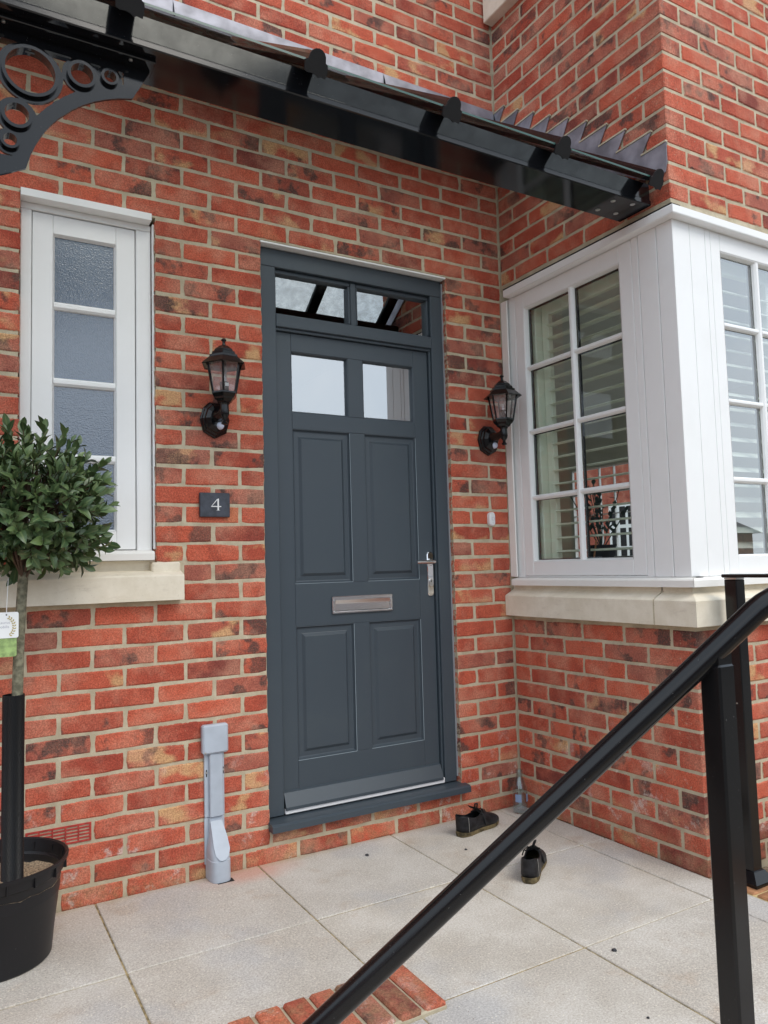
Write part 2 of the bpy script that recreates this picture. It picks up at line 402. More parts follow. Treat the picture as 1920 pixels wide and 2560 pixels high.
def part(name, mb, mats, parent=None, smooth=None, label=None, kind=None):
    me = mesh(name, mb, mats, org(parent) if parent else Vector((0, 0, 0)), smooth)
    o = bpy.data.objects.new(name, me); COL.objects.link(o)
    if parent: o.parent = parent
    if label: o['label'] = label
    if kind: o['kind'] = kind
    return o
def thing(name, mb, mats, label, cat, group=None, smooth=None, at=None):
    vs = mb.v
    loc = Vector(at) if at else Vector((sum(q[0] for q in vs)/len(vs), sum(q[1] for q in vs)/len(vs), min(q[2] for q in vs)))
    me = mesh(name, mb, mats, loc, smooth); o = bpy.data.objects.new(name, me); COL.objects.link(o); o.location = loc
    o['label'] = label; o['category'] = cat
    if group: o['group'] = group
    return o
def B(*a, **k): return MB().box(*a, **k)

# ------------------------------------------------------------------ shell dimensions
XC, YB = 1.2768, -1.0367       # inner corner x, outer corner y
GZ = .012                      # paving level
ZT = 4.35
def jz(k): return (34-k)*.075
def visible_px(p):
    d = Vector(p)-CAM; zz = d.dot(fw)
    if zz <= .1: return None
    return (960+FPX*d.dot(rt)/zz, 1280-FPX*d.dot(up)/zz, FPX/zz)

# ---- brick meshes: ten-sided ragged front, inset ring, deep sides
def brick_geo(L, H, rng, depth=.07):
    l, h = L/2, H/2
    out = [(-l, -h), (-l*.35, -h), (l*.3, -h), (l, -h), (l, 0), (l, h), (l*.3, h), (-l*.35, h), (-l, h), (-l, 0)]
    cor = {0, 3, 5, 8}
    j = .0020
    P = []
    for i, (a, b) in enumerate(out):
        a += rng.uniform(-j, j); b += rng.uniform(-j, j)
        if i in cor: a -= math.copysign(rng.uniform(0, .003), a); b -= math.copysign(rng.uniform(0, .0025), b)
        P.append((a, b))
    i1 = .0055
    ins = [(a-math.copysign(i1, a) if abs(a) > l*.8 else a, b-math.copysign(i1, b) if abs(b) > h*.8 else b) for a, b in P]
    yf = rng.uniform(-.0012, .0012)
    vs = [(a, yf+.0028, b) for a, b in P]+[(a, yf, b) for a, b in ins]+[(a, depth, b) for a, b in P]
    n = 10; F = []
    for i in range(n):
        k = (i+1) % n
        F.append((i, k, n+k, n+i)); F.append((2*n+i, 2*n+k, k, i))
    F.append(tuple(n+i for i in range(n)))
    edge = [1.0]*n+[.25]*n+[.4]*n
    return vs, F, edge
rng = random.Random(7)
def brick_mesh(L, H, mat, nm='brick'):
    vs, F, ed = brick_geo(L, H, rng)
    mb = MB().add(vs, F); me = mesh(nm, mb, mat)
    a = me.attributes.new('edge', 'FLOAT', 'POINT'); a.data.foreach_set('value', ed)
    return me
BR_CACHE = {}
def get_brick(L, variants=7):
    key = round(L, 3)
    if key not in BR_CACHE: BR_CACHE[key] = [brick_mesh(L, .0645, 'brick') for _ in range(variants if key > .09 and key < .225 else 2)]
    return rng.choice(BR_CACHE[key])
def corner_geo(L, W, H, rng):
    mb = MB().box(-L/2, L/2, 0, W, -H/2, H/2, c=.0035)
    vs = [(a+rng.uniform(-.0008, .0008), b+rng.uniform(-.0008, .0008), c_+rng.uniform(-.0008, .0008)) for a, b, c_ in mb.v]
    return vs, mb.f

def quant(L): return round(L*200)/200.0
def lay(root, items, limit=295):
    """items: (centre point, L, rot_z, corner W or None). Nearest-in-view 300 are parts, the rest one joined part."""
    scored = []
    for it in items:
        q = visible_px(it[0]); s = 0
        if q and -60 < q[0] < 1980 and -60 < q[1] < 2620: s = q[2]
        scored.append((s, it))
    scored.sort(key=lambda t: -t[0])
    rest = MB(); re_edge = []; re_r = []
    ro = org(root)
    for n_, (s, (c, L, rz, W)) in enumerate(scored):
        c = Vector(c)
        if n_ < limit and s > 0:
            if W is None: me = get_brick(quant(L)); 
            else:
                key = ('c', round(L, 2), W)
                if key not in BR_CACHE:
                    lst = []
                    for _ in range(4):
                        vs, F = corner_geo(L, W, .0638, rng)
                        mm = mesh('brick', MB().add(vs, F), 'brick'); a = mm.attributes.new('edge', 'FLOAT', 'POINT')
                        a.data.foreach_set('value', [.62]*len(vs)); lst.append(mm)
                    BR_CACHE[key] = lst
                me = rng.choice(BR_CACHE[key])
            o = bpy.data.objects.new('brick', me); COL.objects.link(o); o.parent = root
            o.location = c-ro; o.rotation_euler = (rng.uniform(-.004, .004), rng.uniform(-.006, .006), rz)
            if W is None: o.scale = (L/quant(L), 1, 1)
        else:
            if W is None: vs, F, ed = brick_geo(L, .0645, rng)
            else: vs, F = corner_geo(L, W, .0638, rng); ed = [.62]*len(vs)
            rm = Matrix.Rotation(rz, 3, 'Z')
            rest.add([c+rm @ Vector(q) for q in vs], F); re_edge += ed; re_r += [rng.random()]*len(vs)
    if rest.v:
        o = part('brickwork', rest, 'brick', root, kind='stuff')
        a = o.data.attributes.new('edge', 'FLOAT', 'POINT'); a.data.foreach_set('value', re_edge)
        a = o.data.attributes.new('rnd', 'FLOAT', 'POINT'); a.data.foreach_set('value', re_r)

def jx(m_): return .0055+(.231*m_ if m_ >= 0 else .2237*m_)
def row_segments(k, x0, x1, jf, off):
    """bricks of course k between x0 and x1, joint centres jf(m+off)"""
    out = []; ms = [jf(i+off) for i in range(-24, 16)]
    ms = [q for q in ms if x0+.02 < q < x1-.02]
    bs = [x0-.005]+ms+[x1+.005]
    for a, b in zip(bs[:-1], bs[1:]):
        if b-a > .035: out.append((a+.0056, b-.0056))
    return out

# ------------------------------------------------------------------ door wall (faces -Y at y=0)
WX0 = -4.2
DX0, DX1, DZ0, DZ1 = 0.0, .9346, jz(32)-.005, jz(0)
NX0, NX1, NZ0, NZ1 = -.910, -.44, 1.0625, jz(0)
wall = emp('brick_wall', (0, 0, 0), 'red brick wall around the grey front door, with a narrow window on its left', 'wall')
mo = MB(); MY = .0028
def rects(rs): 
    for (a, b, c, d) in rs: mo.box(a, b, MY, .22, c, d)
rects([(WX0, XC+.3, DZ1, ZT), (WX0, NX0-.005, 0-.3, DZ1), (NX1+.005, DX0-.003, 1.06, DZ1), (NX0-.005, DX0-.003, -.3, 1.06), (DX1+.003, XC+.2, DZ0, DZ1), (DX0-.003, XC+.2, -.3, DZ0)])
part('mortar', mo, 'mortar', wall)
items = []
SX0, SX1, SZ0, SZ1 = -1.02, -.347, 1.0625, 1.205     # stone sill hole
for k in range(-23, 35):      # course k lies between joints k-1 and k
    z = (jz(k-1)+jz(k))/2
    if z < -.0: continue
    off = 0 if k % 2 else .5
    spans = [(WX0, XC-.006)]
    def cut(sp, a, b):
        o_ = []
        for p, q in sp:
            if b <= p or a >= q: o_.append((p, q)); continue
            if a > p: o_.append((p, a))
            if b < q: o_.append((b, q))
        return o_
    if 1 <= k <= 32: spans = cut(spans, DX0, DX1)
    if 1 <= k <= 18: spans = cut(spans, NX0, NX1)
    if 19 <= k <= 20 : spans = cut(spans, SX0-.008, SX1+.012)
    for a, b in spans:
        for p, q in row_segments(k, a, b, jx, off):
            if k == 31 and p < -.78 < q: continue      # air brick
            items.append(((( p+q)/2, 0, z+rng.uniform(-.0008, .0008)), q-p, 0, None))
lay(wall, items)
# terracotta air brick
ax0, ax1 = jx(-4)+.008, jx(-3)-.004
for q in [it for it in items if False]: pass
ab = emp('air_brick', ((ax0+ax1)/2, 0, jz(31)), 'red plastic air brick with rows of slots behind the plant pot', 'air vent')
part('vent_back', B(ax0, ax1, .012, .016, jz(31)+.004, jz(30)-.004), 'dark', ab)
fr_ = MB()
z0, z1 = jz(31)+.006, jz(30)-.006
fr_.box(ax0, ax1, -.001, .012, z1-.006, z1).box(ax0, ax1, -.001, .012, z0, z0+.006).box(ax0, ax0+.007, -.001, .012, z0+.006, z1-.006).box(ax1-.007, ax1, -.001, .012, z0+.006, z1-.006)
part('vent_frame', fr_, 'vent', ab)
for i in range(1, 5):
    zz = z0+.003+i*(z1-z0-.006)/5
    part('louvre', B(ax0+.007, ax1-.007, .000, .011, zz-.0028, zz+.0028), 'vent', ab)
for i in range(1, 5):
    xx = ax0+i*(ax1-ax0)/5
    part('divider', B(xx-.0022, xx+.0022, -.0015, .0105, z0+.006, z1-.006), 'vent', ab)
# weep vents and pale mortar splashes are left to the mortar material

# ------------------------------------------------------------------ side wall of the projecting bay (faces -X at x=XC) and front wall
def js(m_, k): return -(.110+.2345*m_) if k % 2 == 0 else -(.2245+.235*m_)
side = emp('brick_wall', (XC, YB/2, 0), 'red brick side wall of the projecting bay, under and above its white window', 'wall')
CZ0, CZ1 = .915, jz(0)-.005
mo = MB()
mo.box(XC+MY, XC+.1, YB+MY, .0, -.3, CZ0+.05).box(XC+MY, XC+.1, YB+MY, .0, CZ1-.01, ZT)
part('mortar', mo, 'mortar', side)
items = []
for k in range(-23, 35):
    z = (jz(k-1)+jz(k))/2
    if z < 0 or (1 <= k <= 22): continue
    ys = [-.004+.005]+[js(m_, k) for m_ in range(0, 5) if js(m_, k) > YB+.05]
    for a, b in zip(ys, ys[1:]):
        L = (a-.005)-(b+.005)
        items.append(((XC, (a+b)/2, z), L, R(-90), None))
    # corner brick, seen on both faces
    a = ys[-1]-.005; L = a-YB; W = .1075 if k % 2 == 0 else .2150+.010
    items.append(((XC, (a+YB)/2, z), L, R(-90), round(W, 4)))
lay(side, items)
front = emp('brick_wall', (XC+1.5, YB, 0), 'red brick front wall of the projecting bay at the right edge', 'wall')
FX1 = 3.3
mo = MB(); mo.box(XC+.1, FX1, YB+MY, YB+.1, -.3, CZ0+.05).box(XC+.1, FX1, YB+MY, YB+.1, CZ1-.01, ZT)
part('mortar', mo, 'mortar', front)
items = []
def jf(m_): return XC+.1125+.2345*m_
for k in range(-23, 35):
    z = (jz(k-1)+jz(k))/2
    if z < 0 or (1 <= k <= 22): continue
    st = XC+(.1075+.010 if k % 2 == 0 else .225+.010)
    o_ = 0 if k % 2 == 0 else .5
    ms = [st-.005]+[q for q in (jf(i+o_) for i in range(0, 10)) if q > st+.05]
    for a, b in zip(ms, ms[1:]):
        if a > FX1: break
        items.append((((a+b)/2, YB, z), b-a-.01, 0, None))
lay(front, items)

# upper stone sill on the side wall, seen from below
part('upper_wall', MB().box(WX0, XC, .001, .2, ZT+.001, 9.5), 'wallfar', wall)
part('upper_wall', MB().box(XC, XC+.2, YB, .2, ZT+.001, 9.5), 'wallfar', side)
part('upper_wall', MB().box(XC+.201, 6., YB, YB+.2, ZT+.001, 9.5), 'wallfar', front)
part('eaves', MB().box(WX0, XC-.3, -.45, .3, 9.501, 9.7), 'whitetrim', wall)
t = thing('stone_sill', B(XC-.056, XC+.2, -1.12, -.012, 3.925, 4.06, c=.004), 'stone', 'pale stone sill jutting out at the top of the inner corner', 'sill')

# ------------------------------------------------------------------ front door
K = 1.0089                                     # leaf sits 26 mm behind the frame face
def dl(x, z): return (CAM.x+(x-CAM.x)*K, CAM.z+(z-CAM.z)*K)
door = emp('front_door', (.465, .03, .165), 'blue grey panelled front door with four glass panes and chrome handle', 'door')
FY, LY = .030, .056
fx0, fx1, fz1 = .006, .929, 2.532
ix0, ix1 = .074, .866
tz0, tz1 = 2.196, 2.2515      # transom
zb = .172
part('frame_jamb', MB().box(fx0, ix0, FY, .12, zb, fz1-.078, c=.002), 'grey', door)
part('frame_jamb', MB().box(ix1, fx1, FY, .12, zb, fz1-.078, c=.002).box(ix1-.010, ix1, FY+.012, .12, zb+.01, tz0, c=.001), 'grey', door)
part('frame_head', MB().box(fx0, fx1, FY, .12, fz1-.0775, fz1, c=.002), 'grey', door)
part('transom', MB().box(ix0+.0005, ix1-.0005, FY-.003, .12, tz0, tz1, c=.003).box(ix0, ix1, FY+.010, .12, tz0-.012, tz0-.0005, c=.001), 'grey', door)
part('mullion', MB().box(.4425, .4705, FY+.014, .09, tz1+.0005, fz1-.079, c=.003), 'grey', door)
fl = MB(); gy = FY+.040                                 # fanlight glazing beads
for a, b in ((ix0+.0005, .442), (.471, ix1-.0005)):
    z0, z1 = tz1+.0005, fz1-.079
    fl.box(a, b, FY+.018, gy+.03, z1-.018, z1, c=.003).box(a, b, FY+.018, gy+.03, z0, z0+.008, c=.002)
    fl.box(a, a+.008, FY+.018, gy+.03, z0+.009, z1-.019, c=.002).box(b-.010, b, FY+.018, gy+.03, z0+.009, z1-.019, c=.002)
part('glazing_bead', fl, 'grey', door)
for a, b in ((ix0+.008, .434), (.479, ix1-.010)):
    part('fanlight_pane', MB().add([(a, gy, tz1+.008), (b, gy, tz1+.008), (b, gy, fz1-.096), (a, gy, fz1-.096)], [(0, 1, 2, 3)]), 'glass', door)
part('seal', MB().box(fx1+.0005, DX1+.003, .026, .05, zb+.02, fz1-.01).box(fx0-.008, fx0-.0005, .026, .05, zb+.02, fz1-.01), 'seal', door, label='grey sealant strip round the door frame')
part('head_trim', MB().box(-.004, .936, -.006, .05, fz1+.004, fz1+.012, c=.001), 'white', door, label='thin white lintel edge above the door frame')
# sill with sloping nose
part('door_sill', MB().prism([(-.045, .133), (-.045, .156), (-.035, .163), (.14, .172), (.14, .133)], 0, -.006, .955), 'grey', door)
part('threshold', MB().box(ix0+.004, ix1-.004, .026, .09, .1725, .197, c=.003), 'plastic', door, label='pale metal threshold strip under the door leaf')
# leaf: stiles and rails around openings
lx0, lx1 = ix0+.003, ix1-.012
lz0, lz1 = .205, tz0-.014
ops = {}
def om(a, b, c, d):
    x0, z0 = dl(a, c); x1, z1 = dl(b, d); return (x0, x1, z0, z1)
glA, glB = om(.1425, .4065, 1.8335, 2.097), om(.4905, .7455, 1.829, 2.0945)
pA, pB = om(.142, .422, 1.106, 1.760), om(.491, .766, 1.101, 1.7615)
qA, qB = om(.134, .413, .3795, .927), om(.481, .7615, .378, .9235)
ops = [glA, glB, pA, pB, qA, qB]
xl = sum(o[0] for o in ops[0::2])/3; xm0 = sum(o[1] for o in ops[0::2])/3; xm1 = sum(o[0] for o in ops[1::2])/3; xr = sum(o[1] for o in ops[1::2])/3
rows = [(ops[i][2]+ops[i+1][2])/2 for i in (0, 2, 4)], [(ops[i][3]+ops[i+1][3])/2 for i in (0, 2, 4)]
lf = MB(); e = .0004
lf.box(lx0, xl, LY, LY+.05, lz0, lz1, c=.0012).box(xr, lx1, LY, LY+.05, lz0, lz1, c=.0012)
zr = [(lz0, rows[0][2]), (rows[1][2], rows[0][1]), (rows[1][1], rows[0][0]), (rows[1][0], lz1)]
for a, b in zr: lf.box(xl+e, xr-e, LY, LY+.05, a, b, c=.0012)
for i in range(3): lf.box(xm0, xm1, LY, LY+.05, rows[0][i]+e, rows[1][i]-e, c=.0012)
leaf = part('door_leaf', lf, 'grey', door)
def panel(x0, x1, z0, z1):
    d = .013; mrg = .012; f = .032; bv = .010
    def ring(i, y): return [(x0+i, y, z0+i), (x1-i, y, z0+i), (x1-i, y, z1-i), (x0+i, y, z1-i)]
    rs = [ring(0, LY+.0015), ring(.002, LY+.001), ring(.004, LY+.006), ring(mrg*.7, LY+d-.001), ring(mrg, LY+d), ring(f-bv*.2, LY+d-.001), ring(f, LY+d-.002), ring(f+bv, LY+.003), ring(f+bv+.001, LY+.0025)]
    mb = MB().loft(rs, False, True)
    return mb
for i in (1, 2):
    for (a, b) in ((xl, xm0), (xm1, xr)):
        part('panel', panel(a, b, rows[0][i], rows[1][i]), 'grey', leaf)
du_ = MB()
for i in (1, 2):
    for (a, b) in ((xl, xm0), (xm1, xr)):
        du_.box(a+.001, b-.0005, LY-.0005, LY+.003, rows[0][i]-.0009, rows[0][i]+.0007).box(b-.0013, b+.0004, LY-.0004, LY+.003, rows[0][i]+.0008, rows[1][i]-.004)
part('dust_edge', du_, simple('pale_dust', (.30, .36, .40), .8), leaf, label='pale dusty line along the panel edges')
gr_ = MB()
for (a, b) in ((xl, xm0), (xm1, xr)):
    z0, z1 = rows[0][0], rows[1][0]
    def ring(i, y): return [(a+i, y, z0+i), (b-i, y, z0+i), (b-i, y, z1-i), (a+i, y, z1-i)]
    MB.loft(gr_, [ring(0, LY+.001), ring(.004, LY+.004), ring(.009, LY+.018), ring(.009, LY+.026)], False, False)
    part('door_pane', MB().add([(a+.009, LY+.02, z0+.009), (b-.009, LY+.02, z0+.009), (b-.009, LY+.02, z1-.009), (a+.009, LY+.02, z1-.009)], [(0, 1, 2, 3)]), 'glass', leaf)
part('glazing_bead', gr_, 'grey', leaf)
x0, z0 = dl(.0668, .198); x1, z1 = dl(.8415, .262)
part('weather_bar', MB().prism([(LY, z1+.004), (LY-.012, z1), (LY-.036, z0+.012), (LY-.036, z0), (LY, z0)], 0, lx0+.002, lx1-.004), 'grey', leaf)
# letter plate
x0, z0 = dl(.3065, .969); x1, z1 = dl(.606, 1.0435)
MAT['satin'] = simple('satin_chrome', (.80, .80, .81), .24, 1)
lp = part('letter_plate', MB().box(x0, x1, LY-.012, LY, z1-.016, z1, c=.003).box(x0, x1, LY-.012, LY, z0, z0+.010, c=.003).box(x0, x0+.014, LY-.0115, LY, z0+.010, z1-.016, c=.003).box(x1-.014, x1, LY-.0115, LY, z0+.010, z1-.016, c=.003), 'satin', door)
fy = LY-.006
part('letter_flap', MB().prism([(fy-.0065, z1-.0165), (fy-.002, z1-.030), (fy, z1-.034), (fy, z0+.012), (fy+.004, z0+.012), (fy+.004, z1-.0165)], 0, x0+.0145, x1-.0145), 'satin', lp)
# handle
x0, z0 = dl(.798, 1.023); x1, z1 = dl(.8315, 1.229); hx = (x0+x1)/2; hw = (x1-x0)/2
def stad(cx, zc0, zc1, r_, n=8):
    return [(cx+r_*math.cos(a), zc1+r_*math.sin(a)) for a in [math.pi*i/n for i in range(n+1)]]+[(cx+r_*math.cos(a), zc0+r_*math.sin(a)) for a in [math.pi+math.pi*i/n for i in range(n+1)]]
def stadium(mb, cx, zc0, zc1, r_, y0, y1, c=.002):
    P = lambda q, y: [(a, y, b) for a, b in q]
    mb.loft([P(stad(cx, zc0, zc1, r_), y1), P(stad(cx, zc0, zc1, r_), y0+c), P(stad(cx, zc0, zc1, r_-c), y0)], False, True); return mb
hd = part('door_handle', stadium(MB(), hx, z0+hw, z1-hw, hw, LY-.009, LY, .003), 'chrome', door, 40)
_, hz = dl(0, 1.181)
part('lever', MB().tube([(hx, LY-.008, hz), (hx, LY-.045, hz), (hx-.006, LY-.050, hz), (hx-.02, LY-.052, hz), (hx-.10, LY-.050, hz)], [.0105, .010, .0095, .009, .0085], 12), 'chrome', hd, 40)
part('rose', stadium(MB(), hx, hz-.001, hz+.001, .016, LY-.014, LY-.009, .002), 'chrome', hd, 40)
_, kz = dl(0, 1.095)
part('lock_cylinder', MB().loft([[(a, y, b) for a, b in stad(hx, kz-.018, kz, .0085)] for y in (LY-.0085, LY-.013)], False, True), 'steel', hd, 40)
part('keyhole', MB().loft([[(a, y, b) for a, b in stad(hx, kz-.006, kz+.001, .0017, 4)] for y in (LY-.0132, LY-.0134)], False, True), 'dark', hd)

# ------------------------------------------------------------------ narrow window
win = emp('narrow_window', (-.675, .03, 1.06), 'narrow white window with four obscured panes left of the door, on a stone sill', 'window')
wy = .036
part('window_frame', MB().box(-.908, -.8705, wy, .12, 1.25, 2.503, c=.003).box(-.5015, -.4445, wy, .12, 1.25, 2.503, c=.003).box(-.908, -.4445, wy, .12, 2.5035, 2.528, c=.002), 'white', win)
part('drip_cap', MB().prism([(-.012, 2.530), (-.014, 2.556), (.0, 2.563), (.05, 2.563), (.05, 2.5285), (.03, 2.5285)], 0, -.911, -.452), 'white', win)
part('side_trim', MB().box(-.4443, -.4372, .012, .03, 1.255, 2.527, c=.002), 'white', win, label='ragged white sealant bead along the right side')
sy = wy+.006
sx0, sx1, sz0, sz1 = -.868, -.5045, 1.256, 2.500
gx0, gx1, gz0, gz1 = -.798, -.5745, 1.324, 2.429
sash = part('sash', MB().box(sx0, gx0, sy, sy+.05, sz0, sz1, c=.002).box(gx1, sx1, sy, sy+.05, sz0, sz1, c=.002).box(gx0+.0004, gx1-.0004, sy, sy+.05, sz0, gz0, c=.002).box(gx0+.0004, gx1-.0004, sy, sy+.05, gz1, sz1, c=.002), 'white', win)
bd = MB()
def beadring(mb, a, b, c_, d, y, dep=.014, wd=.007):
    def ring(i, yy): return [(a+i, yy, c_+i), (b-i, yy, c_+i), (b-i, yy, d-i), (a+i, yy, d-i)]
    mb.loft([ring(0, y+.0005), ring(wd, y+dep)], False, False)
beadring(bd, gx0, gx1, gz0, gz1, sy); part('glazing_bead', bd, 'white', sash)
bz = [2.1595, 1.8745, 1.594]
for z in bz: part('glazing_bar', MB().prism([(sy+.016, z-.016), (sy+.008, z-.014), (sy+.001, z-.006), (sy+.001, z+.006), (sy+.008, z+.014), (sy+.016, z+.016)], 0, gx0+.003, gx1-.003), 'white', sash)
zs = [gz0]+bz[::-1]+[gz1]
for a, b in zip(zs, zs[1:]): part('obscured_pane', B(gx0+.004, gx1-.004, sy+.0165, sy+.02, a+.002, b-.002), 'obs', sash)
part('white_sill', MB().prism([(-.016, 1.214), (-.018, 1.238), (-.010, 1.247), (.05, 1.2535), (.05, 1.214)], 0, -.935, -.448), 'ledge', win)
part('stone_sill', MB().prism([(-.052, 1.0625), (-.052, 1.152), (-.046, 1.158), (.0, 1.172), (.028, 1.176), (.028, 1.213), (.1, 1.213), (.1, 1.0625)], 0, SX0, SX1), 'stone', win)
part('sill_stool', MB().box(-.458, SX1-.003, -.012, .03, 1.160, 1.205, c=.006), 'stone', win)

# ------------------------------------------------------------------ bay window (corner unit)
bay = emp('bay_window', (XC, YB, .91), 'white corner window unit with panelled corner post, small panes and stone sill', 'bay window')
bx, by = 1.290, -1.026            # cladding faces
FXE = 3.0
# stone sills
ZS0, ZS1 = .9145, 1.013
def sillprof(d): return [(d, ZS0), (d, ZS1-.004)]
def sill_x(y0, y1):   # along the side wall
    return MB().prism([(XC-.048, ZS0), (XC-.048, ZS1-.005), (XC-.043, ZS1), (XC+.006, ZS1+.026), (XC+.006, ZS1+.05), (XC+.12, ZS1+.05), (XC+.12, ZS0)], 1, y0, y1)
m1 = MB()
o0 = lambda P: [(a, c_, b) for a, b, c_ in P]
m1 = MB(); secs = []
prof = [(.048, ZS0), (.048, ZS1-.005), (.043, ZS1), (-.006, ZS1+.026), (-.006, ZS1+.05), (-.12, ZS1+.05), (-.12, ZS0)]
part('stone_sill', MB().loft([[(XC-d, y, z) for d, z in prof] for y in (-.003, -.888)]), 'stone', bay)
part('stone_sill', MB().loft([[(XC-d, -.896, z) for d, z in prof], [(XC-d, YB-d, z) for d, z in prof], [(1.77, YB-d, z) for d, z in prof]]), 'stone', bay)
part('stone_sill', MB().loft([[(1.778, YB-d, z) for d, z in prof], [(FXE+.2, YB-d, z) for d, z in prof]]), 'stone', bay)
part('sill_joint', MB().box(XC-.045, XC, -.8955, -.8885, ZS0, ZS1-.002), 'mortar', bay)
# white sill boards
pr = [(.028, 1.058), (.028, 1.083), (.022, 1.089), (-.02, 1.095), (-.06, 1.095), (-.06, 1.058)]
part('white_sill', MB().loft([[(XC-d, y, z) for d, z in pr] for y in (-.030, -1.040)]+[[(XC-d, YB-d+.0, z) for d, z in pr]]), 'ledge', bay)
part('white_sill', MB().loft([[(XC-d+.0025, YB-d, z) for d, z in pr], [(FXE, YB-d, z) for d, z in pr]]), 'ledge', bay)
# cornice
pc = [(.026, 2.480), (.029, 2.484), (.029, 2.512), (.023, 2.517), (-.03, 2.530), (-.03, 2.480)]
part('cornice', MB().loft([[(XC-d, -.052, z) for d, z in pc], [(XC-d, YB-d, z) for d, z in pc], [(FXE, YB-d, z) for d, z in pc]]), 'white', bay)
part('drip_gap', MB().box(XC-.003, XC+.05, YB-.003, -.02, 2.5305, 2.535), 'dark', bay, label='dark gap above the cornice')
# frame head, foot, end jamb
Z0, Z1 = 1.0955, 2.4795
fo = MB()
fo.box(bx, bx+.07, -.084, -.006, Z0, Z1, c=.002)
fo.box(bx, bx+.07, -.8195, -.0845, Z0, 1.1005, c=.001).box(bx+.0015, bx+.07, -.8195, -.0845, 2.478, Z1, c=.0005)
part('window_frame', fo, 'white', bay)
part('plaster_edge', MB().box(XC-.002, bx-.0005, -.0065, -.0005, 1.10, 2.47, c=.002).box(XC-.008, XC, -.050, -.001, 1.098, 2.47, c=.003), 'ledge', bay)
# vertical corner boards with V-joints
for a, b in ((-.8545, -.8200), (-.9470, -.8560), (-1.024, -.9485)):
    part('cladding_board', B(bx, bx+.05, a+.0008 if a > -1.02 else a, b-.0008, Z0, Z1, c=.0014), 'white', bay)
part('cladding_board', B(bx-.0003, 1.3885, by-.0003, by+.06, Z0, Z1, c=.0014), 'white', bay)
part('cladding_board', B(1.3905, 1.4815, by, by+.06, Z0, Z1, c=.0014), 'white', bay)
part('cladding_board', B(1.4835, 1.5145, by, by+.06, Z0, Z1, c=.0018), 'white', bay)

def casement(parent, T, u0, u1, z0, z1, g, cols, bars, matg, dep=.05):
    """T(u, d, z): u along the window, d depth behind the face. g: (gu0, gu1, gz0, gz1); cols: [(u,u)] centre bars."""
    def bb(mb, a, b, d0, d1, c_, d, c=.002):
        tmp = MB().box(a, b, d0, d1, c_, d, c=c); mb.add([T(*q) for q in tmp.v], tmp.f); return mb
    g0, g1, h0, h1 = g
    m_ = MB()
    bb(m_, u0, g0, 0, dep, z0, z1); bb(m_, g1, u1, 0, dep, z0, z1); bb(m_, g0+.0004, g1-.0004, 0, dep, z0, h0); bb(m_, g0+.0004, g1-.0004, 0, dep, h1, z1)
    s = part('sash', m_, 'white', parent)
    def ring(i, y): return [T(g0+i, y, h0+i), T(g1-i, y, h0+i), T(g1-i, y, h1-i), T(g0+i, y, h1-i)]
    part('glazing_bead', MB().loft([ring(0, .0005), ring(.004, .003), ring(.009, .022), ring(.009, .03)], False, False), 'white', s)
    for c_ in cols:
        pr_ = [(c_-.016, .020), (c_-.013, .010), (c_-.006, .002), (c_+.006, .002), (c_+.013, .010), (c_+.016, .020)]
        part('glazing_bar', MB().loft([[T(u, d, z) for u, d in pr_] for z in (h0+.004, h1-.004)]), 'white', s)
    us = [g0+.009]+[q for c_ in cols for q in (c_-.0165, c_+.0165)]+[g1-.009]
    for z in bars:
        for a, b in zip(us[0::2], us[1::2]):
            pr_ = [(z-.013, .020), (z-.010, .010), (z-.004, .004), (z+.004, .004), (z+.010, .010), (z+.013, .020)]
            part('glazing_bar', MB().loft([[T(u, d, q) for q, d in pr_] for u in (a-.004, b+.004)]), 'white', s)
    zz = [h0+.009]+[q for z in bars for q in (z-.010, z+.010)]+[h1-.009]
    k = 0
    for a, b in zip(us[0::2], us[1::2]):
        for c_, d in zip(zz[0::2], zz[1::2]):
            part('pane', MB().add([T(*q) for q in ((a-.003, .022, c_), (b+.003, .022, c_), (b+.003, .022, d), (a-.003, .022, d))], [(0, 1, 2, 3)]), matg, s)
    # dark spacer bars just inside the pane edges
    sp_ = MB()
    for a, b in zip(us[0::2], us[1::2]):
        for c_, d in zip(zz[0::2], zz[1::2]):
            bb(sp_, a-.003, a+.003, .0262, .040, c_, d, 0); bb(sp_, b-.003, b+.003, .0262, .040, c_, d, 0)
            bb(sp_, a+.003, b-.003, .0262, .040, d-.004, d, 0); bb(sp_, a+.003, b-.003, .0262, .040, c_, c_+.004, 0)
    part('spacer_bar', sp_, 'dark', s)
    return s
TX = lambda u, d, z: (bx+.0005+d, -u, z)          # side: u = -y
TYf = lambda u, d, z: (u, by+.0005+d, z)
zb_ = [1.4735, 1.7915, 2.103]
casement(bay, TX, .0855, .8185, 1.1025, 2.4765, (.1475, .7515, 1.168, 2.404), [.4585], zb_, 'bayglass')
casement(bay, TYf, 1.5165, 2.24, 1.1025, 2.4765, (1.575, 2.175, 1.167, 2.404), [1.8195], zb_, 'frontglass')
casement(bay, TYf, 2.2425, 2.96, 1.1025, 2.4765, (2.31, 2.9, 1.167, 2.404), [2.6], zb_, 'frontglass')
part('window_frame', MB().box(1.5150, FXE, by+.002, by+.06, Z0, 1.1022).box(1.5150, FXE, by+.002, by+.06, 2.4768, Z1).box(2.9605, FXE, by+.002, by+.06, 1.1025, 2.4765), 'white', bay)

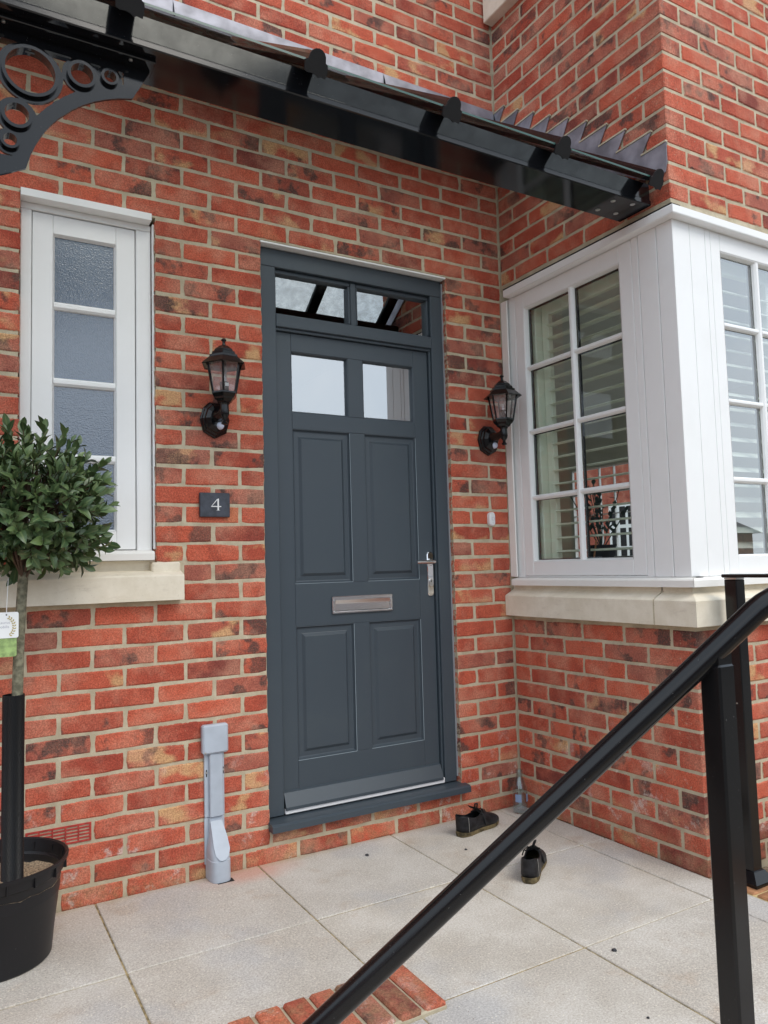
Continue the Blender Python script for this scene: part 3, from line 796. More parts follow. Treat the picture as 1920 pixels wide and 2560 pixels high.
# ------------------------------------------------------------------ shutters inside the bay
def shutter(label, T, u0, u1, z0, z1, pitch, tilt, group):
    c = T((u0+u1)/2, 0, z0)
    s = emp('plantation_shutter', c, label, 'shutter', group)
    def bb(mb, a, b, d0, d1, c_, d, c=.002):
        tmp = MB().box(a, b, d0, d1, c_, d, c=c); mb.add([T(*q) for q in tmp.v], tmp.f); return mb
    m_ = MB(); bb(m_, u0, u0+.045, -.014, .014, z0, z1); bb(m_, u1-.045, u1, -.014, .014, z0, z1)
    bb(m_, u0+.0455, u1-.0455, -.014, .014, z0, z0+.055); bb(m_, u0+.0455, u1-.0455, -.014, .014, z1-.055, z1)
    part('shutter_frame', m_, 'shutter', s)
    z = z0+.09
    while z < z1-.08:
        pts = []
        for a in range(10):
            t_ = 2*math.pi*a/10; p, q = .031*math.cos(t_), .005*math.sin(t_)
            pts.append((p*math.cos(tilt)-q*math.sin(tilt), z+p*math.sin(tilt)+q*math.cos(tilt)))
        part('slat', MB().loft([[T(u, d, zz) for d, zz in pts] for u in (u0+.047, u1-.047)]), 'shutter', s, 50)
        z += pitch
    return s
SH = 'white louvred shutters behind the bay panes'
shutter('cream louvred shutter inside the side window of the bay', lambda u, d, z: (1.405+d, -u, z), 
        .165, .815, 1.125, 2.42, .0645, R(6), None)
part('inner_reveal', MB().box(1.352, 1.42, -.160, -.088, 1.1, 2.45, c=.003).box(1.352, 1.45, -.0875, -.06, 1.1, 2.45), 'shutter', bay)
shutter('cream louvred shutter inside the right hand front window', lambda u, d, z: (u, -.925+d, z), 1.56, 2.05, 1.125, 2.42, .0635, R(28), None)

# ------------------------------------------------------------------ rooms behind the glass
def room(name, x0, x1, y0, y1, z0, z1, holes, mats):
    mb = MB(); t_ = .02
    mb.box(x0, x1, y0, y1, z0-t_, z0, mi=1); mb.box(x0, x1, y0, y1, z1, z1+t_, mi=2)
    # back wall, left, right with optional hole in the right wall
    mb.box(x0, x1, y1, y1+t_, z0, z1)
    mb.box(x0-t_, x0, holes[2] if holes else y0, y1, z0, z1)
    if holes:
        a, b = holes[0], holes[1]; c_, d = 1.0, 2.05
        mb.box(x1, x1+t_, y0, a, z0, z1).box(x1, x1+t_, b, y1, z0, z1).box(x1, x1+t_, a, b, z0, c_).box(x1, x1+t_, a, b, d, z1)
    else: mb.box(x1, x1+t_, y0, y1, z0, z1)
    o = part(name, mb, mats); o['kind'] = 'structure'; return o
room('living_room', 1.385, 4.2, -.98, 3.4, .1, 2.48, (1.8, 2.55, .012), ['plaster', 'ceil', 'ceil'])  # floor takes the white ceiling material to bounce light onto the slats
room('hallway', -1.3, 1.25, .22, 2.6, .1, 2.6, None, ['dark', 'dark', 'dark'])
# window bars of the far living room opening
fw_ = emp('far_window', (4.2, 2.17, 1.0), 'distant window with thin white bars seen through the bay', 'window')
mbf = MB()
for yy in (1.8, 2.02, 2.2, 2.38, 2.55): mbf.box(4.19, 4.215, yy-.004, yy+.004, 1.0, 2.05)
for zz in (1.0, 1.2, 1.4, 1.6, 1.8, 2.04): mbf.box(4.192, 4.213, 1.8, 2.55, zz-.004, zz+.004)
part('window_bar', mbf, 'whitetrim', fw_)
hp = emp('house_plant', (1.95, .05, 1.13), 'dark leafy house plant standing behind the shutter', 'plant')
part('table', B(1.6, 2.6, -.25, .5, 1.10, 1.13), 'floorm', hp)
part('pot', MB().lathe([(.05, 1.13), (.075, 1.24), (.08, 1.25)], 1.95, .05, 14), 'dark', hp, 40)
pl_ = MB(); rp = random.Random(3)
for i in range(14):
    a = rp.uniform(0, 6.28); b = rp.uniform(.03, .17); h = rp.uniform(.12, .38)
    top = Vector((1.95+b*math.cos(a), .05+b*math.sin(a), 1.25+h)); pl_.tube([(1.95, .05, 1.22), tuple(top)], .003, 4)
    for j in range(7):
        q = Vector((1.95, .05, 1.22)).lerp(top, .35+.1*j); s_ = Vector((rp.uniform(-1, 1), rp.uniform(-1, 1), rp.uniform(0, 1))).normalized()*.05; t_ = s_.cross(Vector((0, 0, 1))).normalized()*.013
        pl_.add([q, q+s_*.5+t_, q+s_, q+s_*.5-t_], [(0, 1, 2, 3)])
part('foliage', pl_, 'plantm', hp)
rd_ = emp('reed_diffuser', (1.5, -.22, 1.13), 'orange reeds standing on the inner window ledge', 'ornament')
mb = MB(); mb.tube([(1.5, -.26, 1.13), (1.5, -.255, 1.27)], .004, 6).tube([(1.505, -.29, 1.13), (1.5, -.30, 1.26)], .004, 6).tube([(1.51, -.31, 1.13), (1.52, -.33, 1.26)], .004, 6)
part('reed', mb, 'pencil', rd_)
part('ledge', B(1.43, 1.6, -.85, -.05, 1.10, 1.13), 'shutter', rd_)

# ------------------------------------------------------------------ canopy
can = emp('door_canopy', (.3, -.5, 2.5), 'black glazed lean-to canopy over the front door', 'canopy')
BX0, BX1 = -1.5, 1.250
BYF, BYB, BZ0, BZ1 = -.962, -.808, 2.549, 2.637
pf = [(BYB, BZ0), (BYF, BZ0), (BYF-.004, BZ0+.004), (BYF-.004, BZ0+.022), (BYF+.003, BZ0+.028), (BYF+.003, BZ1), (BYF+.018, BZ1+.004), (BYB, BZ1+.05), (BYB-.006, BZ1+.05)]
part('front_beam', MB().prism([(BYB, BZ0), (BYF, BZ0), (BYF-.003, BZ0+.003), (BYF-.003, BZ0+.019), (BYF+.002, BZ0+.024), (BYF+.002, BZ1), (BYF+.010, BZ1+.002), (BYF+.012, BZ1-.01), (BYB, BZ1-.01)], 0, BX0, BX1), 'beam', can)
for x, y in ((1.085, -.925), (1.175, -.94), (1.085, -.845), (1.175, -.855)):
    part('screw', MB().lathe([(.010, BZ0), (.010, BZ0-.002), (.004, BZ0-.003), (.003, BZ0-.0015)], x, y, 12, cap0=False), 'steel', can)
RY, RZ, WZ = -1.035, 2.612, 3.345
def roof(y, off=0.0):
    t_ = (y-RY)/(0-RY); return RZ+t_*(WZ-RZ)+off
gxs = [-1.26, -.741, -.224, .252, .725, 1.203]
for i, x in enumerate(gxs):
    prb = [(-.030, -.012), (.030, -.012), (.034, .003), (.026, .008), (.023, .020), (.012, .030), (-.012, .030), (-.023, .020), (-.026, .008), (-.034, .003)]
    gb = part('glazing_bar', MB().sweep([(x, RY, RZ), (x, -.004, WZ)], [(a, b) for a, b in prb]), 'beam', can)
    n = 14
    capo = [(-.033, -.024), (-.022, -.028), (-.010, -.026), (.004, -.029), (.012, -.034), (.020, -.030), (.034, -.032), (.036, -.010), (.034, .003), (.027, .007)]+[(.026*math.cos(q), .011+.027*math.sin(q)) for q in [math.pi*j/8 for j in range(9)]]+[(-.027, .007), (-.034, .003), (-.035, -.008)]
    part('end_cap', MB().sweep([(x, RY-.006, RZ-.004), (x, RY-.0005, RZ-.0005)], capo), 'capm', gb)
for a, b in zip(gxs, gxs[1:]):
    pr_ = [(a+.030, .001), (b-.030, .001), (b-.030, .009), (a+.030, .009)]
    y0 = RY+.004
    g_ = part('roof_pane', MB().add([(a+.03, y0, roof(y0, .001)), (b-.03, y0, roof(y0, .001)), (b-.03, -.03, roof(-.03, .001)), (a+.03, -.03, roof(-.03, .001))], [(0, 1, 2, 3)]), 'roofglass', can)
    part('pane_edge', MB().add([(a+.03, y0-.001, roof(y0, 0)), (b-.03, y0-.001, roof(y0, 0)), (b-.03, y0-.001, roof(y0, .007)), (a+.03, y0-.001, roof(y0, .007))], [(0, 1, 2, 3)]), 'glassedge', g_)
part('wall_plate', MB().box(BX0, XC-.006, -.06, -.004, WZ-.09, WZ-.02, c=.004), 'beam', can)
# gallows bracket with rings
PXV, PZV, BY = -1.057, 2.538, -.885
bk = MB(); TH = .008
def ringplate(mb, a, b, ro, ri, y0, y1, n=36):
    A = [2*math.pi*i/n for i in range(n)]
    def c_(r_, y): return [(PXV+a+r_*math.cos(q), y, PZV-b+r_*math.sin(q)) for q in A]
    rs = [c_(ri, y0), c_(ro, y0), c_(ro, y1), c_(ri, y1), c_(ri, y0)]
    mb.loft(rs, False, False)
circles = [(.100, .100, .0665, .058), (.222, .070, .036, .0275), (.292, .055, .0225, .0155), (.070, .222, .036, .0275), (.055, .292, .0225, .0155)]
# plate outline with circular and triangular openings, cut on a fine grid
def arc_d(a, b): return math.hypot(a-.42, b-.42)
def inside(a, b):
    if a < 0 or b < 0 or arc_d(a, b) < .334: return False
    if a > .351 and (a-.351)/.049 > (.095-b)/.095: return False
    if b > .351 and (b-.351)/.049 > (.095-a)/.095: return False
    for ca, cb, ro, ri in circles:
        if math.hypot(a-ca, b-cb) < ri: return False
    d = [math.hypot(a-ca, b-cb)-ro for ca, cb, ro, ri in circles]
    web = .011
    if min(d) < web: return True
    if arc_d(a, b) < .334+.036: return True
    if b < .026 or a < .026: return True
    if a > .328 or b > .328: return True
    return False
S_ = .0024; n = int(.402/S_)
grid = [[inside((i+.5)*S_, (j+.5)*S_) for j in range(n)] for i in range(n)]
vid = {}
def V_(i, j, f):
    if (i, j, f) not in vid:
        vid[(i, j, f)] = len(bk.v)
        bk.v.append((PXV+i*S_, BY+(-TH/2 if f == 0 else TH/2), PZV-j*S_))
    return vid[(i, j, f)]
for i in range(n):
    j = 0
    while j < n:
        if not grid[i][j]: j += 1; continue
        bk.f += [(V_(i, j, 0), V_(i+1, j, 0), V_(i+1, j+1, 0), V_(i, j+1, 0)), (V_(i, j, 1), V_(i, j+1, 1), V_(i+1, j+1, 1), V_(i+1, j, 1))]
        for (di, dj, e0, e1) in ((-1, 0, (0, 0), (0, 1)), (1, 0, (1, 0), (1, 1)), (0, -1, (0, 0), (1, 0)), (0, 1, (0, 1), (1, 1))):
            a, b = i+di, j+dj
            if not (0 <= a < n and 0 <= b < n and grid[a][b]):
                bk.f.append((V_(i+e0[0], j+e0[1], 0), V_(i+e1[0], j+e1[1], 0), V_(i+e1[0], j+e1[1], 1), V_(i+e0[0], j+e0[1], 1)))
        j += 1
# relax the stair-stepped outline
nb = {}
def addn(a, b): nb.setdefault(a, set()).add(b); nb.setdefault(b, set()).add(a)
cnt = {}
for f in bk.f:
    for a, b in zip(f, f[1:]+f[:1]): cnt[(min(a, b), max(a, b))] = cnt.get((min(a, b), max(a, b)), 0)+1
side_e = {}
for f in bk.f:
    ys = {bk.v[q][1] for q in f}
    if len(ys) == 2:
        for a, b in zip(f, f[1:]+f[:1]):
            if bk.v[a][1] == bk.v[b][1]: addn(a, b)
for _ in range(5):
    nv = {}
    for k_, s_ in nb.items():
        c_ = [sum(bk.v[q][t_] for q in s_)/len(s_) for t_ in (0, 1, 2)]; v = bk.v[k_]
        nv[k_] = (v[0]*.45+c_[0]*.55, v[1], v[2]*.45+c_[2]*.55)
    for k_, v in nv.items(): bk.v[k_] = v
bk.mi = [0]*len(bk.f)
brk = part('ring_bracket', bk, 'beam', can)
for ca, cb, ro, ri in circles:
    rr = MB(); ringplate(rr, ca, cb, ro, ri, BY-.016, BY+.016); part('ring', rr, 'beam', brk, 40)
part('mounting_plate', MB().box(PXV, PXV+.405, BY-.045, BY+.03, BZ0-.012, BZ0-.0005, c=.002), 'beam', brk)
for xx in (-1.02, -.715): part('bolt', MB().lathe([(.005, BZ0-.012), (.005, BZ0-.015), (.003, BZ0-.016)], xx, BY-.03, 8, cap0=False), 'steel', brk)
post = part('canopy_post', MB().box(PXV-.085, PXV-.001, BY-.042, BY+.042, GZ, BZ0-.001, c=.006), 'beam', can)

# ------------------------------------------------------------------ lead flashing
tips = [-.0916, -.193, -.303, -.410, -.524, -.635, -.746, -.8435, -.969, -1.0355]
vals = [-.0385, -.1466, -.2626, -.368, -.484, -.585, -.695, -.788, -.915]
poly = [(-.003, 3.456)]
for i, t_ in enumerate(tips):
    z = 3.456-.075*i
    poly.append((t_, z))
    if i < 9: poly.append((vals[i], z-.075))
poly += [(-1.0355, 2.70), (-1.026, 2.665), (-.98, 2.64), (-.003, 3.29)]
LXp = XC-.007
lv = MB(); lv.loft([[(LXp, y, z) for y, z in poly], [(LXp+.0025, y, z) for y, z in poly]], True, True)
sf = part('stepped_flashing', lv, 'lead', None); sf['label'] = 'saw toothed lead flashing stepping down the side wall beside the canopy'; sf['category'] = 'flashing'
# triangulated concave face
bm = bmesh.new(); bm.from_mesh(sf.data); bmesh.ops.triangulate(bm, faces=[f for f in bm.faces if len(f.verts) > 4]); bm.to_mesh(sf.data); bm.free()
pt = MB()
for i, t_ in enumerate(tips):
    z = 3.456-.075*i; y0 = -.003 if i == 0 else vals[i-1]
    pt.box(LXp-.003, XC+.002, t_, y0, z-.001, z+.006)
part('pointing', pt, 'mortar', sf)
tf = MB()
for i, (a, b) in enumerate(((-1.6, -.36), (-.362, .62), (.618, XC-.008))):
    y_ = -.006-.0015*(i % 2)
    z0s = WZ-.0
    tf.loft([[(x, y, z) for y, z in ((y_, 3.470), (y_-.004, 3.42), (y_-.010, z0s+.055), (y_-.03, z0s+.02), (y_-.34, roof(y_-.34, .036)), (y_-.34, roof(y_-.34, .039)), (y_-.03, z0s+.023), (y_-.008, z0s+.059), (y_+.002, 3.42), (y_+.002, 3.470))] for x in (a, b)])
t_ = thing('lead_flashing', tf, 'lead', 'long strip of lead flashing along the door wall above the canopy glass', 'flashing')

# ------------------------------------------------------------------ lanterns
def lantern(x, label):
    L = emp('wall_lantern', (x, 0, 1.69), label, 'wall lantern', 'black coach lanterns either side of the door')
    # back plate: hexagonal shield, three stacked steps
    def shield(s_, y): return [(x+a*s_, y, 1.766+b*s_) for a, b in ((0, -.076), (.046, -.052), (.060, .0), (.046, .046), (.022, .068), (-.022, .068), (-.046, .046), (-.060, .0), (-.046, -.052))]
    part('back_plate', MB().loft([shield(1, -.001), shield(1, -.010), shield(.93, -.014), shield(.90, -.022), shield(.80, -.027), shield(.74, -.036), shield(.50, -.048)]), 'lamp', L)
    ax_, ay = x+.0, -.130
    part('arm', MB().tube([(x, -.040, 1.775), (x, -.075, 1.772), (x, -.105, 1.778), (ax_, ay, 1.79)], [.026, .019, .016, .015], 12), 'lamp', L, 40)
    part('arm_finial', MB().lathe([(.003, 1.722), (.012, 1.726), (.013, 1.731), (.006, 1.738), (.007, 1.746), (.015, 1.756), (.018, 1.768), (.016, 1.80), (.021, 1.806), (.018, 1.812)], ax_, ay, 14), 'lamp', L, 40)
    H = 6; ph = R(8)
    part('base_cup', MB().lathe([(.018, 1.806), (.030, 1.812), (.036, 1.822), (.044, 1.828), (.050, 1.838), (.052, 1.842), (.052, 1.848)], ax_, ay, H, ph), 'lamp', L)
    zb0, zt0, rb, rtp = 1.848, 1.962, .0485, .069
    for i in range(6):
        a = ph+math.pi/3*i
        p0 = Vector((ax_+rb*math.cos(a), ay+rb*math.sin(a), zb0)); p1 = Vector((ax_+rtp*math.cos(a), ay+rtp*math.sin(a), zt0))
        part('frame_bar', MB().tube([p0, p1], [.0038, .0045], 6), 'lamp', L)
        a2 = a+math.pi/3; q0 = Vector((ax_+rb*math.cos(a2), ay+rb*math.sin(a2), zb0)); q1 = Vector((ax_+rtp*math.cos(a2), ay+rtp*math.sin(a2), zt0))
        s_ = .97; c0 = Vector((ax_, ay, 0))
        def sh(v): return Vector((ax_+(v.x-ax_)*s_, ay+(v.y-ay)*s_, v.z))
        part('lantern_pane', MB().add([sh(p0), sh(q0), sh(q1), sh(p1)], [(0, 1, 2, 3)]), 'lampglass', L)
    part('roof', MB().lathe([(.066, 1.958), (.090, 1.951), (.092, 1.954), (.068, 1.976), (.061, 1.982), (.060, 1.990), (.051, 1.994), (.048, 2.003), (.041, 2.007), (.037, 2.015), (.030, 2.020), (.018, 2.030), (.009, 2.034)], ax_, ay, H, ph), 'lamp', L)
    part('roof_finial', MB().lathe([(.009, 2.032), (.006, 2.040), (.0055, 2.048), (.010, 2.051), (.0105, 2.055), (.006, 2.060), (.002, 2.061)], ax_, ay, 12), 'lamp', L, 40)
    part('bulb_holder', MB().lathe([(.017, 1.850), (.017, 1.888), (.015, 1.890)], ax_, ay, 14), 'dark', L, 40)
    part('holder_band', MB().box(ax_-.002, ax_+.012, ay-.0176, ay-.0165, 1.872, 1.884), 'card', L)
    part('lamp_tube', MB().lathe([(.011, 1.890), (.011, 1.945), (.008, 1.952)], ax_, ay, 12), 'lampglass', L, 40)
    se = [(x+.010+.0155*math.cos(q), 1.736+.0155*math.sin(q)) for q in [2*math.pi*j/16 for j in range(16)]]
    part('sensor', MB().loft([[(x+.010+(a-x-.010)*s_, y, 1.736+(b-1.736)*s_) for a, b in se] for s_, y in ((1, -.030), (1, -.046), (.85, -.053), (.5, -.057), (.15, -.0585))]), 'lens', L, 50)
    return L
lantern(-.2085, 'black lantern on the brick pier between the narrow window and the door')
lantern(1.155, 'black lantern on the brickwork between the door and the bay window')

# ------------------------------------------------------------------ number plate, bell, cable cover
np_ = emp('house_number', (-.2137, 0, 1.377), 'square slate house number 4 on the brick pier', 'house number')
part('slate_plate', MB().box(-.274, -.1535, -.016, -.002, 1.378, 1.4735, c=.002), 'slate', np_)
nx, nz_, s_ = -.2105, 1.4265, .046
def P4(q): return [(nx+a*s_, nz_+b*s_) for a, b in q]
n4 = MB()
n4.prism(P4([(.13, -.5), (.26, -.5), (.26, .52), (.20, .52), (.13, .44)]), 1, -.0172, -.0158)
n4.prism(P4([(-.42, -.20), (.127, -.20), (.127, -.12), (-.30, -.12), (-.42, -.16)]), 1, -.0171, -.0157)
n4.prism(P4([(.263, -.20), (.46, -.20), (.46, -.12), (.263, -.12)]), 1, -.0171, -.0157)
n4.prism(P4([(-.42, -.155), (-.34, -.1185), (.127, .40), (.127, .49), (.19, .523), (.12, .50)]), 1, -.01705, -.01565)
n4.prism(P4([(.03, -.50), (.127, -.50), (.127, -.475), (.03, -.49)]), 1, -.0171, -.0157)
n4.prism(P4([(.263, -.50), (.36, -.50), (.36, -.49), (.263, -.475)]), 1, -.0171, -.0157)
part('digit', n4, 'letter', np_)
be = emp('doorbell', (1.155, 0, 1.345), 'small white oval doorbell on the bricks right of the door', 'doorbell')
part('bell_body', stadium(MB(), 1.155, 1.3645, 1.3965, .0175, -.022, -.001, .004), 'plastic', be, 40)
A = [2*math.pi*i/20 for i in range(20)]
part('bell_ring', MB().loft([[(1.157+r_*math.cos(q), y, 1.382+r_*math.sin(q)) for q in A] for r_, y in ((.0085, -.0215), (.0085, -.0232), (.0072, -.0232), (.0072, -.0215))], False, False), 'grline', be)
part('bell_print', MB().box(1.1545, 1.1600, -.0228, -.0222, 1.3605, 1.3625), 'grline', be)
du = emp('cable_cover', (-.226, 0, GZ), 'pale grey plastic cable cover fixed to the wall beside the door sill', 'cable cover')
xl_, xr_ = -.2655, -.1875
part('junction_box', MB().box(-.277, -.1765, -.034, -.002, .4725, .581, c=.006), 'duct', du)
for a in (-.268, -.186): part('screw', MB().prism([(a+.003*math.cos(q), .480+.003*math.sin(q)) for q in [2*math.pi*i/8 for i in range(8)]], 1, -.0355, -.034), 'steel', du)
part('channel', MB().box(xl_, xr_, -.010, -.001, .234, .4722, c=.002).box(xl_+.017, xr_-.009, -.024, -.0102, .2345, .4718, c=.003), 'duct', du)
for a, z in ((xl_+.008, .405), (xr_-.0045, .408)):
    part('slot', MB().box(a-.002, a+.002, -.0106, -.0101, z-.02, z+.006), 'dark', du)
    part('screw', MB().prism([(a+.0038*math.cos(q), z-.004+.0038*math.sin(q)) for q in [2*math.pi*i/10 for i in range(10)]], 1, -.0135, -.0107), 'steel', du)
part('lower_channel', MB().box(xl_-.0005, xr_, -.006, -.001, .06, .2335, c=.002).box(xl_+.016, xr_-.009, -.015, -.0062, .19, .2325, c=.002), 'duct', du)
# hooded cup
cx_, hw_ = (xl_+xr_)/2+.004, .0405
cup = MB(); N = 14
def U(z, dep, wid, cxx): 
    pts_ = [(cxx-wid, -.0062, z)]
    for i in range(N+1):
        q = math.pi*i/N; c_ = math.cos(q); s2 = math.sin(q)
        ex = .55
        pts_.append((cxx-wid*math.copysign(abs(c_)**ex, c_), -.0062-dep*(s2**ex), z))
    pts_.append((cxx+wid, -.0062, z)); return pts_
cup.loft([U(.014, .082, hw_, cx_), U(.088, .082, hw_, cx_), U(.090, .078, hw_-.002, cx_), U(.105, .076, hw_-.002, cx_), U(.125, .068, hw_-.003, cx_), U(.150, .052, hw_-.008, cx_), U(.185, .034, hw_-.013, cx_), U(.222, .014, hw_-.017, cx_)])
part('cup', cup, 'duct', du, 30)
tong = [(-.026, .222), (.018, .222), (.030, .165), (.033, .128), (.026, .107), (.012, .095), (0, .092), (-.012, .096), (-.024, .112), (-.027, .14)]
part('hood_face', MB().loft([[(cx_+a, -.0062-(.017+(.222-b)*.50)-t2, b) for a, b in tong] for t2 in (0, .003)]), 'duct', du)
part('drain_hole', MB().box(cx_-.020, cx_+.043, -.094, -.060, GZ+.0005, GZ+.0015), 'dark', du, label='dark hole cut in the slab')

# ------------------------------------------------------------------ paving
pav = bpy.data.objects.new('pavement', None); COL.objects.link(pav); pav['kind'] = 'structure'
part('joint_bed', MB().box(-3.0, 1.2710, -3.3, .0, -.28, GZ-.0035), simple('mossy_joint', (.34, .27, .15), .95, 0, .2, .45, 40, .5, 120, .003), pav)
def slab(x0, x1, y0, y1, z=GZ):
    g = .0027
    o = part('paving_slab', MB().box(x0+g+rng.uniform(0, .001), x1-g, y0+g, y1-g-rng.uniform(0, .001), z-.035, z+rng.uniform(-.0009, .0009), c=.0022), 'slab', pav)
xs = [-2.46, -1.86, -1.26, -.658, -.055, .545, 1.133]
ys = [-3.0, -2.36, -1.76, -1.155, -.548, -.002]
for a, b in zip(xs, xs[1:]+[1.2705]):
    for c_, d in zip(ys, ys[1:]):
        if d == ys[3] and b <= xs[4]+.01: slab(a, b, c_, d-.035)
        elif c_ == ys[3] and b <= xs[4]+.01: slab(a, b, -.962, d)
        else: slab(a, b, c_, d)
# raised brick strip
st = bpy.data.objects.new('brick_step', None); COL.objects.link(st); st['kind'] = 'structure'
part('mortar', MB().box(-1.9, .021, -1.192, -.966, -.02, .024, c=.004), 'mortar', st)
bms = []
for _ in range(5):
    L_ = .0655
    q = MB().box(-L_/2, L_/2, -.111, .108, -.03, .0, c=.0055)
    vs = [(a+rng.uniform(-.001, .001), b+rng.uniform(-.0015, .0015), c_+rng.uniform(-.0007, .0007)) for a, b, c_ in q.v]
    me = mesh('brick', MB().add(vs, q.f), 'paver', smooth=None); a_ = me.attributes.new('edge', 'FLOAT', 'POINT'); a_.data.foreach_set('value', [.4]*len(vs)); bms.append(me)
for i in range(24):
    o = bpy.data.objects.new('brick', rng.choice(bms)); COL.objects.link(o); o.parent = st
    o.location = (-.013-.0765*i, -1.079+rng.uniform(-.002, .002), .034+rng.uniform(-.0015, .001)); o.rotation_euler = (R(.5), 0, rng.uniform(-.01, .01))
# brown brick edging on the right
ed_ = bpy.data.objects.new('brick_edging', None); COL.objects.link(ed_); ed_['kind'] = 'structure'
part('mortar', MB().box(1.272, 1.49, -3.2, YB-.02, -.25, .012, c=.003), simple('buff_mortar', (.60, .47, .24), .9, 0, .2, .3, 30), ed_)
em = simple('brown_brick', (.36, .175, .085), .85, 0, .3, .35, 25, .4, 200, .001)
for i in range(19):
    y = YB-.075-.112*i
    part('brick', MB().box(1.274, 1.488, y-.104, y, -.04, .018, c=.005), em, ed_)
g = part('ground', MB().add([(-90, -90, -.45), (90, -90, -.45), (90, 90, -.45), (-90, 90, -.45)], [(0, 1, 2, 3)]), 'ground'); g['kind'] = 'structure'
bedm = part('planting_bed', MB().box(1.49, 3.4, -2.6, YB-.0, -.44, -.02), 'soil'); bedm['kind'] = 'structure'

# ------------------------------------------------------------------ shoes
def shoe(loc, rz, label, flop):
    S = emp('shoe', loc, label, 'shoe', 'pair of muddy black lace-up shoes on the paving')
    Mx = Matrix.Translation(Vector(loc)) @ Matrix.Rotation(rz, 4, 'Z')
    L_ = .255
    def hw(s): # half width of sole
        return [.0, .026, .032, .033, .031, .030, .033, .038, .042, .042, .036, .022, .0][0] if s < 0 else \
            __import__('numpy').interp(s, [0, .03, .1, .22, .38, .5, .62, .74, .84, .93, .98, 1], [.012, .024, .031, .033, .030, .031, .037, .042, .041, .032, .020, .008])
    import numpy as np
    ss = [0, .02, .06, .12, .2, .3, .4, .5, .58, .66, .74, .82, .89, .94, .975, 1.0]
    toe = lambda s: .006*max(0, (s-.7)/.3)**2
    mid = lambda s: .004*math.sin(math.pi*min(1, s*1.1))
    rings = []
    for s in ss:
        w_ = float(hw(s)); x = -L_/2+L_*s; y0 = mid(s)*-1
        z0 = toe(s)
        rings.append([(x, y0-w_*.94, z0), (x, y0+w_*.94, z0), (x, y0+w_*1.04, z0+.010), (x, y0+w_*1.0, z0+.020), (x, y0-w_*1.0, z0+.020), (x, y0-w_*1.04, z0+.010)])
    part('sole', MB().loft(rings).xform(Mx), 'sole', S, 50)
    # upper
    top = lambda s: float(np.interp(s, [0, .05, .12, .25, .36, .46, .56, .66, .78, .88, .95, 1], [.086, .088, .080, .068, .066, .076, .080, .068, .054, .046, .036, .026]))
    col_ = lambda s: float(np.interp(s, [0, .03, .1, .25, .4, .5, .56, .6], [.008, .018, .024, .027, .024, .016, .006, 0.0])) if s < .6 else 0.0
    NV = 7; V2 = []
    for sd_ in (-1, 1):
        for s in ss:
            w_ = float(hw(s))*.97; x = -L_/2+L_*s; row = []
            for j in range(NV):
                t2 = j/(NV-1); h = toe(s)+.018+(top(s)-.018-toe(s)*.5)*math.sin(t2*math.pi/2)**.85
                c0 = col_(s); yy = c0+(w_-c0)*math.cos(t2*math.pi/2)**.75 if t2 < 1 else c0
                lean = -.010*max(0, 1-s*8)*(t2-.5)
                row.append((x+lean+(.006 if s == 0 else 0)*0, -mid(s)+sd_*yy, h))
            V2.append(row)
    up_ = MB(); nS = len(ss)
    for b_ in (0, 1):
        o = len(up_.v); up_.v += [q for r_ in V2[b_*nS:(b_+1)*nS] for q in r_]
        for i in range(nS-1):
            for j in range(NV-1):
                up_.f.append((o+i*NV+j, o+(i+1)*NV+j, o+(i+1)*NV+j+1, o+i*NV+j+1)); up_.mi.append(0)
    # close heel and toe between the halves
    o2 = nS*NV
    for j in range(NV-1):
        up_.f.append((j, j+1, o2+j+1, o2+j)); up_.mi.append(0)
        up_.f.append(((nS-1)*NV+j, (nS-1)*NV+j+1, o2+(nS-1)*NV+j+1, o2+(nS-1)*NV+j)); up_.mi.append(0)
    up_.xform(Mx)
    u_ = part('upper', up_, 'shoe', S, 60)
    md = u_.modifiers.new('thickness', 'SOLIDIFY'); md.thickness = .0035; md.offset = 0
    part('insole', MB().loft([[(-L_/2+L_*s, -mid(s)-float(hw(s))*.85, .030), (-L_/2+L_*s, -mid(s)+float(hw(s))*.85, .030)] for s in ss[1:10]], False, False, closed=False).xform(Mx), 'lining', S)
    tg = MB()
    tg.loft([[(-L_/2+L_*s, -mid(s)+a*(col_(s)+.006), z_) for a in (-1, 0, 1)] for s, z_ in ((.36, .098+flop), (.42, .088+flop*.5), (.5, .082), (.58, .079), (.66, .070))], False, False, closed=False)
    tg.xform(Mx); part('tongue', tg, 'lining', S)
    la = MB()
    for s in (.46, .51, .56, .61, .66):
        x = -L_/2+L_*s; h = top(s)+.004
        la.tube([(x, -mid(s)-col_(s)-.012, h-.007), (x+.004, -mid(s), h+.002), (x, -mid(s)+col_(s)+.012, h-.007)], .0026, 6)
    xk = -L_/2+L_*.45; hk = top(.45)+.007
    la.tube([(xk, 0, hk), (xk-.012, -.008, hk+.022), (xk-.018, -.014, hk+.036), (xk-.004, -.016, hk+.034), (xk+.002, -.008, hk+.014), (xk, 0, hk)], .0036, 6)
    la.tube([(xk, 0, hk), (xk+.010, -.022, hk+.002), (xk+.016, -.036, hk-.028), (xk+.02, -.042, hk-.055)], .0038, 6)
    la.tube([(xk, 0, hk), (xk+.01, .018, hk+.005), (xk+.02, .032, hk-.012), (xk+.026, .040, hk-.035)], .0026, 6)
    part('laces', la.xform(Mx), 'lining', S, 60)
    se_ = MB()
    for sd_ in (-1, 1):
        pts_ = []
        for i in range(NV):
            r_ = V2[(0 if sd_ < 0 else nS)+3][i]; pts_.append((r_[0], r_[1]+sd_*.0022, r_[2]+.0005))
        se_.tube(pts_[:-1], .0009, 5)
    part('seam', se_.xform(Mx), 'seam', S, kind='stuff')
